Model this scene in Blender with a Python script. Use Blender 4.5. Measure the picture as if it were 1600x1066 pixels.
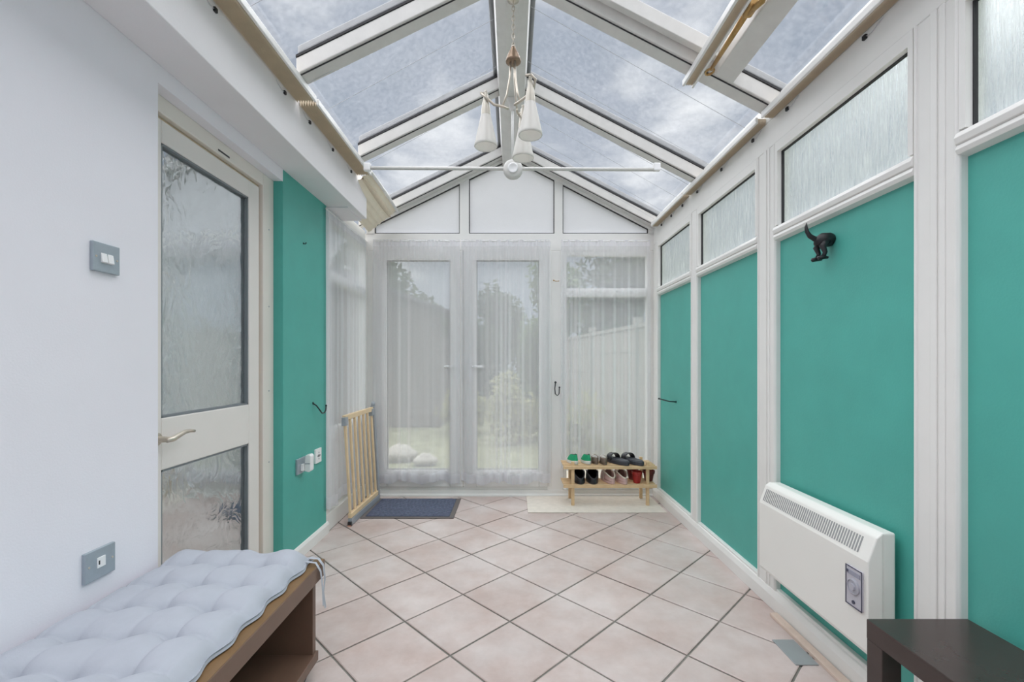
import bpy, bmesh, math, random
from mathutils import Vector, Matrix
for o in list(bpy.data.objects): bpy.data.objects.remove(o)
S = bpy.context.scene
COL = S.collection
PI = math.pi

# ------------------------------------------------------------------ camera
cam_d = bpy.data.cameras.new('camera'); cam = bpy.data.objects.new('camera', cam_d); COL.objects.link(cam)
cam.location = (0, 0, 1.15); cam.rotation_euler = (PI/2, 0, 0)
cam_d.sensor_width = 36; cam_d.lens = 704/1600*36; cam_d.shift_y = 34/1600; cam_d.clip_start = 0.05
S.camera = cam
# ------------------------------------------------------------------ world (bright broken overcast)
w = bpy.data.worlds.new('sky'); S.world = w; w.use_nodes = True
nt = w.node_tree; nt.nodes.clear()
def N(nt, t, **kw):
    n = nt.nodes.new(t)
    for k, v in kw.items():
        if k in n.inputs: n.inputs[k].default_value = v
        else: setattr(n, k, v)
    return n
out = N(nt, 'ShaderNodeOutputWorld'); bg = N(nt, 'ShaderNodeBackground'); bg.inputs['Strength'].default_value = 1.0
tc = N(nt, 'ShaderNodeTexCoord'); mp = N(nt, 'ShaderNodeMapping'); mp.inputs['Scale'].default_value = (1, 1, 1.9)
no = N(nt, 'ShaderNodeTexNoise', Scale=2.3, Detail=7.0, Roughness=0.55, Distortion=0.35)
rp = N(nt, 'ShaderNodeValToRGB')
e = rp.color_ramp.elements
e[0].position = 0.36; e[0].color = (0.30, 0.35, 0.43, 1)
e[1].position = 0.66; e[1].color = (0.92, 0.93, 0.94, 1)
m1 = e.new(0.52); m1.color = (0.395, 0.435, 0.505, 1)
nt.links.new(tc.outputs['Generated'], mp.inputs['Vector']); nt.links.new(mp.outputs['Vector'], no.inputs['Vector'])
nt.links.new(no.outputs['Fac'], rp.inputs['Fac']); nt.links.new(rp.outputs['Color'], bg.inputs['Color'])
nt.links.new(bg.outputs['Background'], out.inputs['Surface'])
# hazy sun behind the cloud, from the upper left
sd = bpy.data.lights.new('sun', 'SUN'); sd.energy = 7.0; sd.angle = math.radians(120); sd.color = (1, 0.985, 0.985)
sun = bpy.data.objects.new('sun', sd); COL.objects.link(sun); sun.location = (-3, 2, 8)
sun.rotation_euler = Vector((0.06, -0.10, -1)).to_track_quat('-Z', 'Y').to_euler()
S.view_settings.view_transform = 'Standard'; S.view_settings.look = 'None'
S.view_settings.exposure = 0.02; S.view_settings.gamma = 1; S.view_settings.use_curve_mapping = False
S.cycles.max_bounces = 12; S.cycles.diffuse_bounces = 7; S.cycles.transparent_max_bounces = 24; S.cycles.glossy_bounces = 5

# ------------------------------------------------------------------ materials
def srgb(r, g, b):
    f = lambda c: (c/255/12.92) if c/255 <= 0.04045 else ((c/255+0.055)/1.055)**2.4
    return (f(r), f(g), f(b), 1)
MATS = {}
def mat(name, col, rough=0.5, metal=0, spec=0.5, var=0.06, scale=6, bump=0, bscale=80, coat=0, objvar=0):
    if name in MATS: return MATS[name]
    m = bpy.data.materials.new(name); m.use_nodes = True; nt = m.node_tree
    p = nt.nodes['Principled BSDF']
    p.inputs['Roughness'].default_value = rough; p.inputs['Metallic'].default_value = metal
    p.inputs['Specular IOR Level'].default_value = spec; p.inputs['Coat Weight'].default_value = coat
    tc = N(nt, 'ShaderNodeTexCoord')
    no = N(nt, 'ShaderNodeTexNoise', Scale=scale, Detail=5.0, Roughness=0.6)
    nt.links.new(tc.outputs['Object'], no.inputs['Vector'])
    mr = N(nt, 'ShaderNodeMapRange'); mr.inputs[1].default_value = 0.3; mr.inputs[2].default_value = 0.7
    mr.inputs[3].default_value = 1-var; mr.inputs[4].default_value = 1+var
    nt.links.new(no.outputs['Fac'], mr.inputs[0])
    hs = N(nt, 'ShaderNodeHueSaturation'); hs.inputs['Color'].default_value = col
    last = mr.outputs[0]
    if objvar:
        oi = N(nt, 'ShaderNodeObjectInfo'); m2 = N(nt, 'ShaderNodeMapRange')
        m2.inputs[3].default_value = 1-objvar; m2.inputs[4].default_value = 1+objvar
        nt.links.new(oi.outputs['Random'], m2.inputs[0])
        mu = N(nt, 'ShaderNodeMath', operation='MULTIPLY'); nt.links.new(last, mu.inputs[0]); nt.links.new(m2.outputs[0], mu.inputs[1]); last = mu.outputs[0]
    nt.links.new(last, hs.inputs['Value']); nt.links.new(hs.outputs['Color'], p.inputs['Base Color'])
    if bump:
        n2 = N(nt, 'ShaderNodeTexNoise', Scale=bscale, Detail=3.0); nt.links.new(tc.outputs['Object'], n2.inputs['Vector'])
        b = N(nt, 'ShaderNodeBump', Strength=bump, Distance=0.01); nt.links.new(n2.outputs['Fac'], b.inputs['Height']); nt.links.new(b.outputs['Normal'], p.inputs['Normal'])
    MATS[name] = m; return m

def mix_mat(name, build):
    m = bpy.data.materials.new(name); m.use_nodes = True; nt = m.node_tree; nt.nodes.clear()
    o = N(nt, 'ShaderNodeOutputMaterial'); nt.links.new(build(nt), o.inputs['Surface']); MATS[name] = m; return m
def mixs(nt, a, b, f):
    x = N(nt, 'ShaderNodeMixShader')
    if isinstance(f, (int, float)): x.inputs[0].default_value = f
    else: nt.links.new(f, x.inputs[0])
    nt.links.new(a, x.inputs[1]); nt.links.new(b, x.inputs[2]); return x.outputs[0]
def bs(nt, t, col=(1, 1, 1, 1), **kw):
    n = N(nt, t, **kw); n.inputs['Color'].default_value = col; return n
def fres(nt, ior):
    n = N(nt, 'ShaderNodeFresnel'); n.inputs['IOR'].default_value = ior; return n.outputs[0]

UPVC = mat('white_upvc', srgb(232, 231, 228), 0.32, var=0.02)
CAPM = mat('weathered_outer_cap', srgb(168, 168, 168), 0.6, var=0.06)
UPVC_D = mat('weathered_upvc', srgb(214, 212, 208), 0.4, var=0.05, scale=14)
WHITE = mat('white_wall_paint', srgb(236, 234, 240), 0.75, var=0.015, scale=3, bump=0.04, bscale=180)
SOFF = mat('soffit_paint', srgb(234, 231, 233), 0.7, var=0.02, scale=3, bump=0.04, bscale=120)
GREEN = mat('green_paint', srgb(80, 170, 158), 0.5, var=0.05, scale=5, bump=0.05, bscale=140)
TILE = mat('terracotta_pink_tile', srgb(219, 199, 189), 0.42, var=0.07, scale=7, bump=0.05, bscale=40, objvar=0.035)
def tile_nodes():
    nt = TILE.node_tree; p = nt.nodes['Principled BSDF']
    hs = [n for n in nt.nodes if n.bl_idname == 'ShaderNodeHueSaturation'][0]
    tc = [n for n in nt.nodes if n.bl_idname == 'ShaderNodeTexCoord'][0]
    n = N(nt, 'ShaderNodeTexNoise', Scale=2.6, Detail=8.0, Roughness=0.65)
    g = N(nt, 'ShaderNodeNewGeometry'); nt.links.new(g.outputs['Position'], n.inputs['Vector'])
    r = N(nt, 'ShaderNodeValToRGB'); e = r.color_ramp.elements
    e[0].position = .36; e[0].color = srgb(186, 166, 159); e[1].position = .62; e[1].color = srgb(203, 191, 187)
    nt.links.new(n.outputs['Fac'], r.inputs['Fac']); nt.links.new(r.outputs['Color'], hs.inputs['Color'])
tile_nodes()
GROUT = mat('grey_grout', srgb(128, 127, 120), 0.9, var=0.15, scale=30)
WOOD = mat('pale_pine', srgb(222, 190, 148), 0.5, var=0.1, scale=18)
GATEW = mat('pale_beech', srgb(226, 200, 162), 0.45, var=0.07, scale=14)
GREYM = mat('grey_metal', srgb(160, 165, 172), 0.4, metal=0.2, var=0.04)
BRUSH = mat('brushed_steel_plate', srgb(166, 176, 184), 0.42, metal=0.35, var=0.04, scale=40)
NICKEL = mat('satin_nickel', srgb(205, 196, 182), 0.32, metal=0.75, var=0.08, scale=30)
BRASS = mat('aged_brass', srgb(176, 142, 92), 0.4, metal=0.8, var=0.2, scale=40)
BLACK = mat('black_metal', srgb(30, 30, 34), 0.4, var=0.1)
DARKGAP = mat('black_rubber_gasket', srgb(52, 52, 54), 0.7, var=0.1)
PLAS = mat('white_plastic', srgb(238, 238, 238), 0.35, var=0.01)
HEAT = mat('white_heater_enamel', srgb(236, 235, 230), 0.35, var=0.01)
BROWN = mat('brown_laminate', srgb(112, 88, 74), 0.38, var=0.08, scale=8)
BROWNTOP = mat('worn_brown_top', srgb(126, 98, 66), 0.45, var=0.14, scale=10)
TABLE = mat('black_brown_laminate', srgb(64, 53, 50), 0.2, spec=0.4, var=0.12, scale=12)
CUSH = mat('blue_grey_cotton', srgb(178, 182, 191), 0.9, spec=0.1, var=0.02, scale=30, bump=0.06, bscale=260)
BLIND = mat('beige_pleated_blind', srgb(212, 198, 176), 0.85, var=0.06, scale=20)
CREAM = mat('cream_blind_fabric', srgb(238, 228, 208), 0.9, var=0.05, scale=12)
CORD = mat('thin_cord', srgb(190, 192, 196), 0.7, var=0.02)
BEIGE = mat('beige_mat', srgb(222, 214, 204), 0.95, spec=0.1, var=0.06, scale=24, bump=0.2, bscale=300)
MATB = mat('rubber_mat_border', srgb(104, 98, 96), 0.8, var=0.06)
MATP = mat('blue_grey_mat_pile', srgb(86, 92, 112), 0.95, spec=0.1, var=0.25, scale=60)
MATR = mat('blue_grey_mat_rib', srgb(128, 134, 152), 0.95, spec=0.1, var=0.15, scale=60)
SHOEB = mat('black_shoe_foam', srgb(36, 36, 40), 0.38, var=0.1)
SHOEG = mat('charcoal_foam', srgb(62, 64, 70), 0.55, var=0.1)
PINK = mat('pale_pink_clog', srgb(206, 172, 166), 0.5, var=0.06)
FLEECE = mat('cream_fleece', srgb(226, 216, 200), 0.95, spec=0.05, var=0.1, scale=90, bump=0.6, bscale=200)
SGREEN = mat('bright_green_canvas', srgb(32, 160, 112), 0.7, var=0.06)
SWHITE = mat('white_shoe_rubber', srgb(226, 226, 220), 0.5, var=0.03)
TAUPE = mat('taupe_shoe', srgb(120, 106, 94), 0.5, var=0.1)
REDP = mat('red_plastic', srgb(168, 44, 40), 0.35, var=0.06)
DREDP = mat('dark_red_plastic', srgb(112, 38, 36), 0.4, var=0.1)
SOIL = mat('dark_soil', srgb(46, 36, 30), 0.95, var=0.3, scale=60)
YELB = mat('yellow_black_print', srgb(196, 170, 70), 0.5, var=0.7, scale=45)
GRASS = mat('lawn_green', srgb(124, 126, 100), 0.95, spec=0.1, var=0.25, scale=4)
FENCE = mat('grey_timber_fence', srgb(150, 146, 140), 0.9, var=0.12, scale=8)
FPOST = mat('concrete_post', srgb(150, 148, 144), 0.9, var=0.1)
SHED = mat('dark_shed_boards', srgb(92, 88, 86), 0.85, var=0.12, scale=6)
ROOFM = mat('dark_felt_roof', srgb(70, 72, 78), 0.9, var=0.1)
BARK = mat('brown_bark', srgb(96, 82, 68), 0.95, var=0.2, scale=12)
PATIO = mat('pale_patio_slab', srgb(186, 178, 166), 0.9, var=0.08, scale=6)
STONE = mat('pale_garden_stone', srgb(170, 166, 158), 0.9, var=0.1, scale=8)
def leaf(name, col, v=0.3):
    def b(nt):
        tc = N(nt, 'ShaderNodeTexCoord'); no = N(nt, 'ShaderNodeTexNoise', Scale=3.0, Detail=4.0); nt.links.new(tc.outputs['Object'], no.inputs['Vector'])
        mr = N(nt, 'ShaderNodeMapRange'); mr.inputs[1].default_value = .3; mr.inputs[2].default_value = .7; mr.inputs[3].default_value = 1-v; mr.inputs[4].default_value = 1+v
        nt.links.new(no.outputs['Fac'], mr.inputs[0]); hs = N(nt, 'ShaderNodeHueSaturation'); hs.inputs['Color'].default_value = col; nt.links.new(mr.outputs[0], hs.inputs['Value'])
        d = bs(nt, 'ShaderNodeBsdfDiffuse'); t = bs(nt, 'ShaderNodeBsdfTranslucent')
        nt.links.new(hs.outputs[0], d.inputs['Color']); nt.links.new(hs.outputs[0], t.inputs['Color'])
        return mixs(nt, d.outputs[0], t.outputs[0], 0.35)
    return mix_mat(name, b)
LEAF_D = leaf('dark_evergreen_leaf', srgb(72, 88, 62)); LEAF_M = leaf('mid_green_leaf', srgb(104, 122, 80)); LEAF_Y = leaf('pale_yellow_green_leaf', srgb(150, 150, 108))

def b_roof(nt):
    t = bs(nt, 'ShaderNodeBsdfTransparent', (0.97, 0.98, 0.99, 1)); g = bs(nt, 'ShaderNodeBsdfGlossy', Roughness=0.03)
    tr = bs(nt, 'ShaderNodeBsdfTranslucent', (0.9, 0.92, 0.95, 1))
    tc = N(nt, 'ShaderNodeTexCoord'); no = N(nt, 'ShaderNodeTexNoise', Scale=38.0, Detail=6.0, Roughness=0.75); nt.links.new(tc.outputs['Object'], no.inputs['Vector'])
    mr = N(nt, 'ShaderNodeMapRange'); mr.inputs[1].default_value = .42; mr.inputs[2].default_value = .8; mr.inputs[3].default_value = .012; mr.inputs[4].default_value = .07
    nt.links.new(no.outputs['Fac'], mr.inputs[0])
    a = mixs(nt, t.outputs[0], tr.outputs[0], mr.outputs[0])
    return mixs(nt, a, g.outputs[0], 0.03)
ROOFGLASS = mix_mat('dusty_roof_glass', b_roof)
def b_clear(nt):
    t = bs(nt, 'ShaderNodeBsdfTransparent', (0.95, 0.97, 0.96, 1)); g = bs(nt, 'ShaderNodeBsdfGlossy', Roughness=0.02)
    return mixs(nt, t.outputs[0], g.outputs[0], 0.06)
CLEAR = mix_mat('clear_glass', b_clear)
def b_rain(nt):
    tc = N(nt, 'ShaderNodeTexCoord'); mp = N(nt, 'ShaderNodeMapping'); mp.inputs['Scale'].default_value = (150, 150, 9)
    no = N(nt, 'ShaderNodeTexNoise', Scale=1.0, Detail=5.0, Roughness=0.7); nt.links.new(tc.outputs['Object'], mp.inputs[0]); nt.links.new(mp.outputs[0], no.inputs['Vector'])
    bp = N(nt, 'ShaderNodeBump', Strength=0.6, Distance=0.004); nt.links.new(no.outputs['Fac'], bp.inputs['Height'])
    r = bs(nt, 'ShaderNodeBsdfRefraction', (0.95, 0.98, 0.98, 1), Roughness=0.22); r.inputs['IOR'].default_value = 1.12; nt.links.new(bp.outputs[0], r.inputs['Normal'])
    tl = bs(nt, 'ShaderNodeBsdfTranslucent', (0.92, 0.95, 0.96, 1)); nt.links.new(bp.outputs[0], tl.inputs['Normal'])
    t = bs(nt, 'ShaderNodeBsdfTransparent', (0.93, 0.97, 0.97, 1))
    g = bs(nt, 'ShaderNodeBsdfGlossy', Roughness=0.15); nt.links.new(bp.outputs[0], g.inputs['Normal'])
    mr = N(nt, 'ShaderNodeMapRange'); mr.inputs[1].default_value = .35; mr.inputs[2].default_value = .65; mr.inputs[3].default_value = .15; mr.inputs[4].default_value = .6
    nt.links.new(no.outputs['Fac'], mr.inputs[0])
    a = mixs(nt, r.outputs[0], tl.outputs[0], mr.outputs[0]); a = mixs(nt, a, t.outputs[0], 0.2)
    return mixs(nt, a, g.outputs[0], 0.08)
RAIN = mix_mat('rain_patterned_glass', b_rain)
def b_frost(nt):
    tc = N(nt, 'ShaderNodeTexCoord'); no = N(nt, 'ShaderNodeTexNoise', Scale=9.0, Detail=3.0, Distortion=2.5); nt.links.new(tc.outputs['Object'], no.inputs['Vector'])
    wv = N(nt, 'ShaderNodeMath', operation='PINGPONG'); wv.inputs[1].default_value = 0.05; nt.links.new(no.outputs['Fac'], wv.inputs[0])
    bp = N(nt, 'ShaderNodeBump', Strength=0.5, Distance=0.02); nt.links.new(wv.outputs[0], bp.inputs['Height'])
    tl = bs(nt, 'ShaderNodeBsdfTranslucent', (0.74, 0.75, 0.77, 1)); nt.links.new(bp.outputs[0], tl.inputs['Normal'])
    d = bs(nt, 'ShaderNodeBsdfDiffuse', (0.85, 0.86, 0.88, 1)); nt.links.new(bp.outputs[0], d.inputs['Normal'])
    t = bs(nt, 'ShaderNodeBsdfTransparent')
    a = mixs(nt, tl.outputs[0], d.outputs[0], 0.25)
    return mixs(nt, a, t.outputs[0], 0.22)
FROST = mix_mat('frosted_leaf_glass', b_frost)
def b_door(nt):
    tc = N(nt, 'ShaderNodeTexCoord'); mp = N(nt, 'ShaderNodeMapping'); mp.inputs['Scale'].default_value = (1, 1, 0.55)
    n0 = N(nt, 'ShaderNodeTexNoise', Scale=5.0, Detail=2.0); nt.links.new(tc.outputs['Object'], n0.inputs['Vector'])
    ad = N(nt, 'ShaderNodeMixRGB', blend_type='ADD'); ad.inputs[0].default_value = 0.25
    nt.links.new(tc.outputs['Object'], mp.inputs[0]); nt.links.new(mp.outputs[0], ad.inputs[1]); nt.links.new(n0.outputs['Color'], ad.inputs[2])
    v = N(nt, 'ShaderNodeTexVoronoi', Scale=16.0, feature='DISTANCE_TO_EDGE'); nt.links.new(ad.outputs[0], v.inputs['Vector'])
    no = N(nt, 'ShaderNodeTexNoise', Scale=26.0, Detail=2.0, Distortion=1.5); nt.links.new(ad.outputs[0], no.inputs['Vector'])
    mm = N(nt, 'ShaderNodeMath', operation='MULTIPLY'); nt.links.new(v.outputs['Distance'], mm.inputs[0]); nt.links.new(no.outputs['Fac'], mm.inputs[1])
    bp = N(nt, 'ShaderNodeBump', Strength=0.2, Distance=0.012); nt.links.new(mm.outputs[0], bp.inputs['Height'])
    g = bs(nt, 'ShaderNodeBsdfGlossy', (0.95, 0.98, 1, 1), Roughness=0.05); nt.links.new(bp.outputs[0], g.inputs['Normal'])
    r = bs(nt, 'ShaderNodeBsdfRefraction', (0.85, 0.9, 0.88, 1), Roughness=0.25); r.inputs['IOR'].default_value = 1.15; nt.links.new(bp.outputs[0], r.inputs['Normal'])
    return mixs(nt, r.outputs[0], g.outputs[0], 0.55)
DOORGLASS = mix_mat('leaf_patterned_door_glass', b_door)
def sheer(name, op):
    def b(nt):
        t = bs(nt, 'ShaderNodeBsdfTransparent'); d = bs(nt, 'ShaderNodeBsdfDiffuse', srgb(240, 240, 243)); tl = bs(nt, 'ShaderNodeBsdfTranslucent', srgb(238, 238, 242))
        a = mixs(nt, d.outputs[0], tl.outputs[0], 0.5)
        tc = N(nt, 'ShaderNodeTexCoord'); no = N(nt, 'ShaderNodeTexNoise', Scale=350.0, Detail=2.0); nt.links.new(tc.outputs['Object'], no.inputs['Vector'])
        mr = N(nt, 'ShaderNodeMapRange'); mr.inputs[1].default_value = .3; mr.inputs[2].default_value = .7; mr.inputs[3].default_value = -.04; mr.inputs[4].default_value = .04; nt.links.new(no.outputs['Fac'], mr.inputs[0])
        lw = N(nt, 'ShaderNodeLayerWeight'); lw.inputs['Blend'].default_value = 0.5   # cloth seen edge-on covers more
        m3 = N(nt, 'ShaderNodeMapRange'); m3.inputs[3].default_value = op; m3.inputs[4].default_value = min(1, op+.5); nt.links.new(lw.outputs['Facing'], m3.inputs[0])
        ad = N(nt, 'ShaderNodeMath', operation='ADD'); nt.links.new(m3.outputs[0], ad.inputs[0]); nt.links.new(mr.outputs[0], ad.inputs[1])
        return mixs(nt, t.outputs[0], a, ad.outputs[0])
    return mix_mat(name, b)
SHEER = sheer('white_sheer_voile', 0.47); HEM = sheer('white_voile_hem', 0.6)
def b_shade(nt):
    d = bs(nt, 'ShaderNodeBsdfDiffuse', srgb(240, 238, 234)); tl = bs(nt, 'ShaderNodeBsdfTranslucent', srgb(242, 240, 236)); g = bs(nt, 'ShaderNodeBsdfGlossy', Roughness=0.35)
    return mixs(nt, mixs(nt, d.outputs[0], tl.outputs[0], 0.5), g.outputs[0], 0.06)
SHADE = mix_mat('frosted_white_glass_shade', b_shade)
def b_jelly(nt):
    t = bs(nt, 'ShaderNodeBsdfTransparent', (0.95, 0.93, 0.9, 1)); d = bs(nt, 'ShaderNodeBsdfPrincipled' if False else 'ShaderNodeBsdfDiffuse', srgb(206, 196, 184)); g = bs(nt, 'ShaderNodeBsdfGlossy', Roughness=0.1)
    return mixs(nt, mixs(nt, t.outputs[0], d.outputs[0], 0.45), g.outputs[0], 0.12)
JELLY = mix_mat('clear_jelly_plastic', b_jelly)

# ------------------------------------------------------------------ mesh helpers
ORG = {}
class MB:
    def __init__(s): s.v = []; s.f = []
    def add(s, vs, fs):
        k = len(s.v); s.v += [tuple(p) for p in vs]; s.f += [tuple(i+k for i in f) for f in fs]; return s
    def box(s, x0, x1, y0, y1, z0, z1, M=None):
        vs = [(x, y, z) for x in (x0, x1) for y in (y0, y1) for z in (z0, z1)]
        if M: vs = [M @ Vector(p) for p in vs]
        return s.add(vs, [(0, 1, 3, 2), (4, 6, 7, 5), (0, 4, 5, 1), (2, 3, 7, 6), (0, 2, 6, 4), (1, 5, 7, 3)])
    def prism(s, poly, axis, a, b, M=None):
        n = len(poly)
        def P(p, t): return {'x': (t, p[0], p[1]), 'y': (p[0], t, p[1]), 'z': (p[0], p[1], t)}[axis]
        vs = [P(p, a) for p in poly]+[P(p, b) for p in poly]
        if M: vs = [M @ Vector(p) for p in vs]
        return s.add(vs, [tuple(range(n))[::-1], tuple(range(n, 2*n))]+[(i, (i+1) % n, n+(i+1) % n, n+i) for i in range(n)])
    def tube(s, pts, r, n=8, closed=False):
        pts = [Vector(p) for p in pts]; m = len(pts); rr = r if isinstance(r, (list, tuple)) else [r]*m
        vs = []; prev = None
        for i in range(m):
            if closed: t = pts[(i+1) % m]-pts[i-1]
            else: t = (pts[min(i+1, m-1)]-pts[max(i-1, 0)])
            t.normalize()
            if prev is None:
                a = Vector((0, 0, 1)) if abs(t.z) < .9 else Vector((1, 0, 0)); u = t.cross(a).normalized()
            else:
                u = (prev-t*prev.dot(t)).normalized()
            prev = u; v = t.cross(u)
            vs += [pts[i]+(u*math.cos(2*PI*k/n)+v*math.sin(2*PI*k/n))*rr[i] for k in range(n)]
        fs = [(i*n+k, i*n+(k+1) % n, (i+1)*n+(k+1) % n, (i+1)*n+k) for i in range(m-1) for k in range(n)]
        if closed: fs += [((m-1)*n+k, (m-1)*n+(k+1) % n, (k+1) % n, k) for k in range(n)]
        else: fs += [tuple(range(n))[::-1], tuple((m-1)*n+k for k in range(n))]
        return s.add(vs, fs)
    def lathe(s, prof, c, n=20, M=None, cap=True):
        m = len(prof); vs = []
        for r, z in prof:
            vs += [Vector((r*math.cos(2*PI*k/n), r*math.sin(2*PI*k/n), z)) for k in range(n)]
        M = Matrix.Translation(Vector(c)) @ (M or Matrix())
        vs = [M @ p for p in vs]
        fs = [(i*n+k, i*n+(k+1) % n, (i+1)*n+(k+1) % n, (i+1)*n+k) for i in range(m-1) for k in range(n)]
        if cap: fs += [tuple(range(n))[::-1], tuple((m-1)*n+k for k in range(n))]
        return s.add(vs, fs)
    def grid(s, P, nu, nv):
        vs = [P(i/nu, j/nv) for j in range(nv+1) for i in range(nu+1)]
        return s.add(vs, [(j*(nu+1)+i, j*(nu+1)+i+1, (j+1)*(nu+1)+i+1, (j+1)*(nu+1)+i) for j in range(nv) for i in range(nu)])
    def xf(s, M): s.v = [tuple(M @ Vector(p)) for p in s.v]; return s
    def build(s, name, m, parent=None, smooth=False, bevel=0, seg=2, recalc=True):
        vs = [Vector(p) for p in s.v]
        if parent is None:
            lo = [min(p[i] for p in vs) for i in range(3)]; hi = [max(p[i] for p in vs) for i in range(3)]
            og = Vector(((lo[0]+hi[0])/2, (lo[1]+hi[1])/2, lo[2]))
        else: og = ORG[parent.name]
        me = bpy.data.meshes.new(name); me.from_pydata([p-og for p in vs], [], s.f)
        if recalc:
            bm = bmesh.new(); bm.from_mesh(me); bmesh.ops.recalc_face_normals(bm, faces=bm.faces); bm.to_mesh(me); bm.free()
        if smooth: me.polygons.foreach_set('use_smooth', [True]*len(me.polygons))
        me.materials.append(m)
        o = bpy.data.objects.new(name, me); COL.objects.link(o)
        if parent is None: o.location = og
        else: o.parent = parent
        ORG[o.name] = og
        if bevel:
            b = o.modifiers.new('bevel', 'BEVEL'); b.width = bevel; b.segments = seg; b.limit_method = 'ANGLE'
        return o
def BX(*a): return MB().box(*a)
def tag(o, label, cat, group=None, kind=None):
    o['label'] = label
    if cat: o['category'] = cat
    if group: o['group'] = group
    if kind: o['kind'] = kind
    return o
def thing(name, loc, label, cat, group=None, kind=None):
    o = bpy.data.objects.new(name, None); COL.objects.link(o); o.location = loc; o.empty_display_size = .1
    ORG[o.name] = Vector(loc); return tag(o, label, cat, group, kind)
def struct(o, label): return tag(o, label, None, kind='structure')

# ------------------------------------------------------------------ key dimensions
XL, XR = -1.25, 1.225            # wall faces
YB = 3.90                        # back frame face
YF = -1.1                        # end behind the camera
ZR, SL, SR = 3.04, 0.49, 0.52    # roof glass height at ridge, slopes
def roof(x, d=0): return ZR-(SR*x if x > 0 else -SL*x)-d

# ------------------------------------------------------------------ floor with diagonal tiles
fl = MB().box(XL-.1, XR+.03, YF, YB+.05, -.15, -.006).build('floor', GROUT)
struct(fl, 'diagonally laid pale pink ceramic tile floor with grey grout')
def clip(poly, x0, x1, y0, y1):
    for ax, lim, sg in ((0, x0, 1), (0, x1, -1), (1, y0, 1), (1, y1, -1)):
        outp = []
        for i in range(len(poly)):
            a, b = poly[i-1], poly[i]; da, db = sg*(a[ax]-lim), sg*(b[ax]-lim)
            if da*db < 0:
                t = da/(da-db); outp.append((a[0]+(b[0]-a[0])*t, a[1]+(b[1]-a[1])*t))
            if db >= 0: outp.append(b)
        poly = outp
        if not poly: return poly
    return poly
H = .2335
rng = random.Random(4)
def tile_mb(poly):
    n = len(poly); cx = sum(p[0] for p in poly)/n; cy = sum(p[1] for p in poly)/n
    def ins(p, d):
        dx, dy = cx-p[0], cy-p[1]; l = math.hypot(dx, dy); return (p[0]+dx/l*d, p[1]+dy/l*d)
    t = [ins(p, .005) for p in poly]
    vs = [(p[0], p[1], -.0055) for p in poly]+[(p[0], p[1], -.002) for p in poly]+[(p[0], p[1], 0) for p in t]
    fs = [tuple(range(n))[::-1], tuple(range(2*n, 3*n))]
    for q in (0, n): fs += [(q+i, q+(i+1) % n, q+n+(i+1) % n, q+n+i) for i in range(n)]
    return vs, fs
full = None; g = H-.006
for i in range(-14, 15):
    for j in range(-16, 14):
        if (i+j) % 2: continue
        cx, cy = -.01+i*H, 2.005+H+j*H
        poly = clip([(cx-g, cy), (cx, cy-g), (cx+g, cy), (cx, cy+g)], XL, XR, YF+.01, YB-.01)
        if len(poly) < 3: continue
        area = abs(sum(poly[k-1][0]*poly[k][1]-poly[k][0]*poly[k-1][1] for k in range(len(poly))))/2
        if area < .0015: continue
        if len(poly) == 4 and abs(area-2*g*g) < 1e-5:
            if full is None:
                vs, fs = tile_mb([(-g, 0), (0, -g), (g, 0), (0, g)]); full = bpy.data.meshes.new('tile'); full.from_pydata(vs, [], fs); full.materials.append(TILE)
            o = bpy.data.objects.new('tile', full); COL.objects.link(o); o.parent = fl
            o.location = Vector((cx, cy, rng.uniform(-.0006, .0006)))-ORG[fl.name]
        else:
            vs, fs = tile_mb(poly); MB().add(vs, fs).build('tile', TILE, fl)

# ------------------------------------------------------------------ right wall
wr = MB().box(XR, XR+.07, YF, YB+.07, 2.17, 2.30)
wr = wr.build('wall_right', UPVC, bevel=.004); struct(wr, 'white framed side wall with green infill panels and obscured top lights')
ZS0, ZS1 = 1.714, 1.79           # sill rail under the lights
cells = [(3.78, 3.08), (2.974, 2.246), (2.093, 1.373), (1.232, .45), (.33, -.45)]
def post(y0, y1, name='post'):
    p = BX(XR, XR+.07, y0, y1, .0, 2.17).build(name, UPVC, wr, bevel=.004)
    if y1-y0 > .12:
        c = (y0+y1)/2
        BX(XR-.005, XR+.001, c-.006, c+.014, .09, 2.17).build('cover_strip', UPVC, p, bevel=.002)
        BX(XR-.004, XR+.001, c-.030, c-.012, .09, 2.17).build('cover_strip', UPVC, p, bevel=.003)
    for q, sg in ((y0, 1), (y1, -1)):
        MB().prism([(XR+.001, q), (XR+.001, q+sg*.014), (XR-.006, q+sg*.012), (XR-.006, q+sg*.006)], 'z', .09, 2.17).build('edge_bead', UPVC, p, bevel=.0015)
    return p
post(3.78, 3.97); post(2.974, 3.08); post(2.093, 2.246); post(1.232, 1.373); post(.33, .45); post(YF, -.45)
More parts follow.
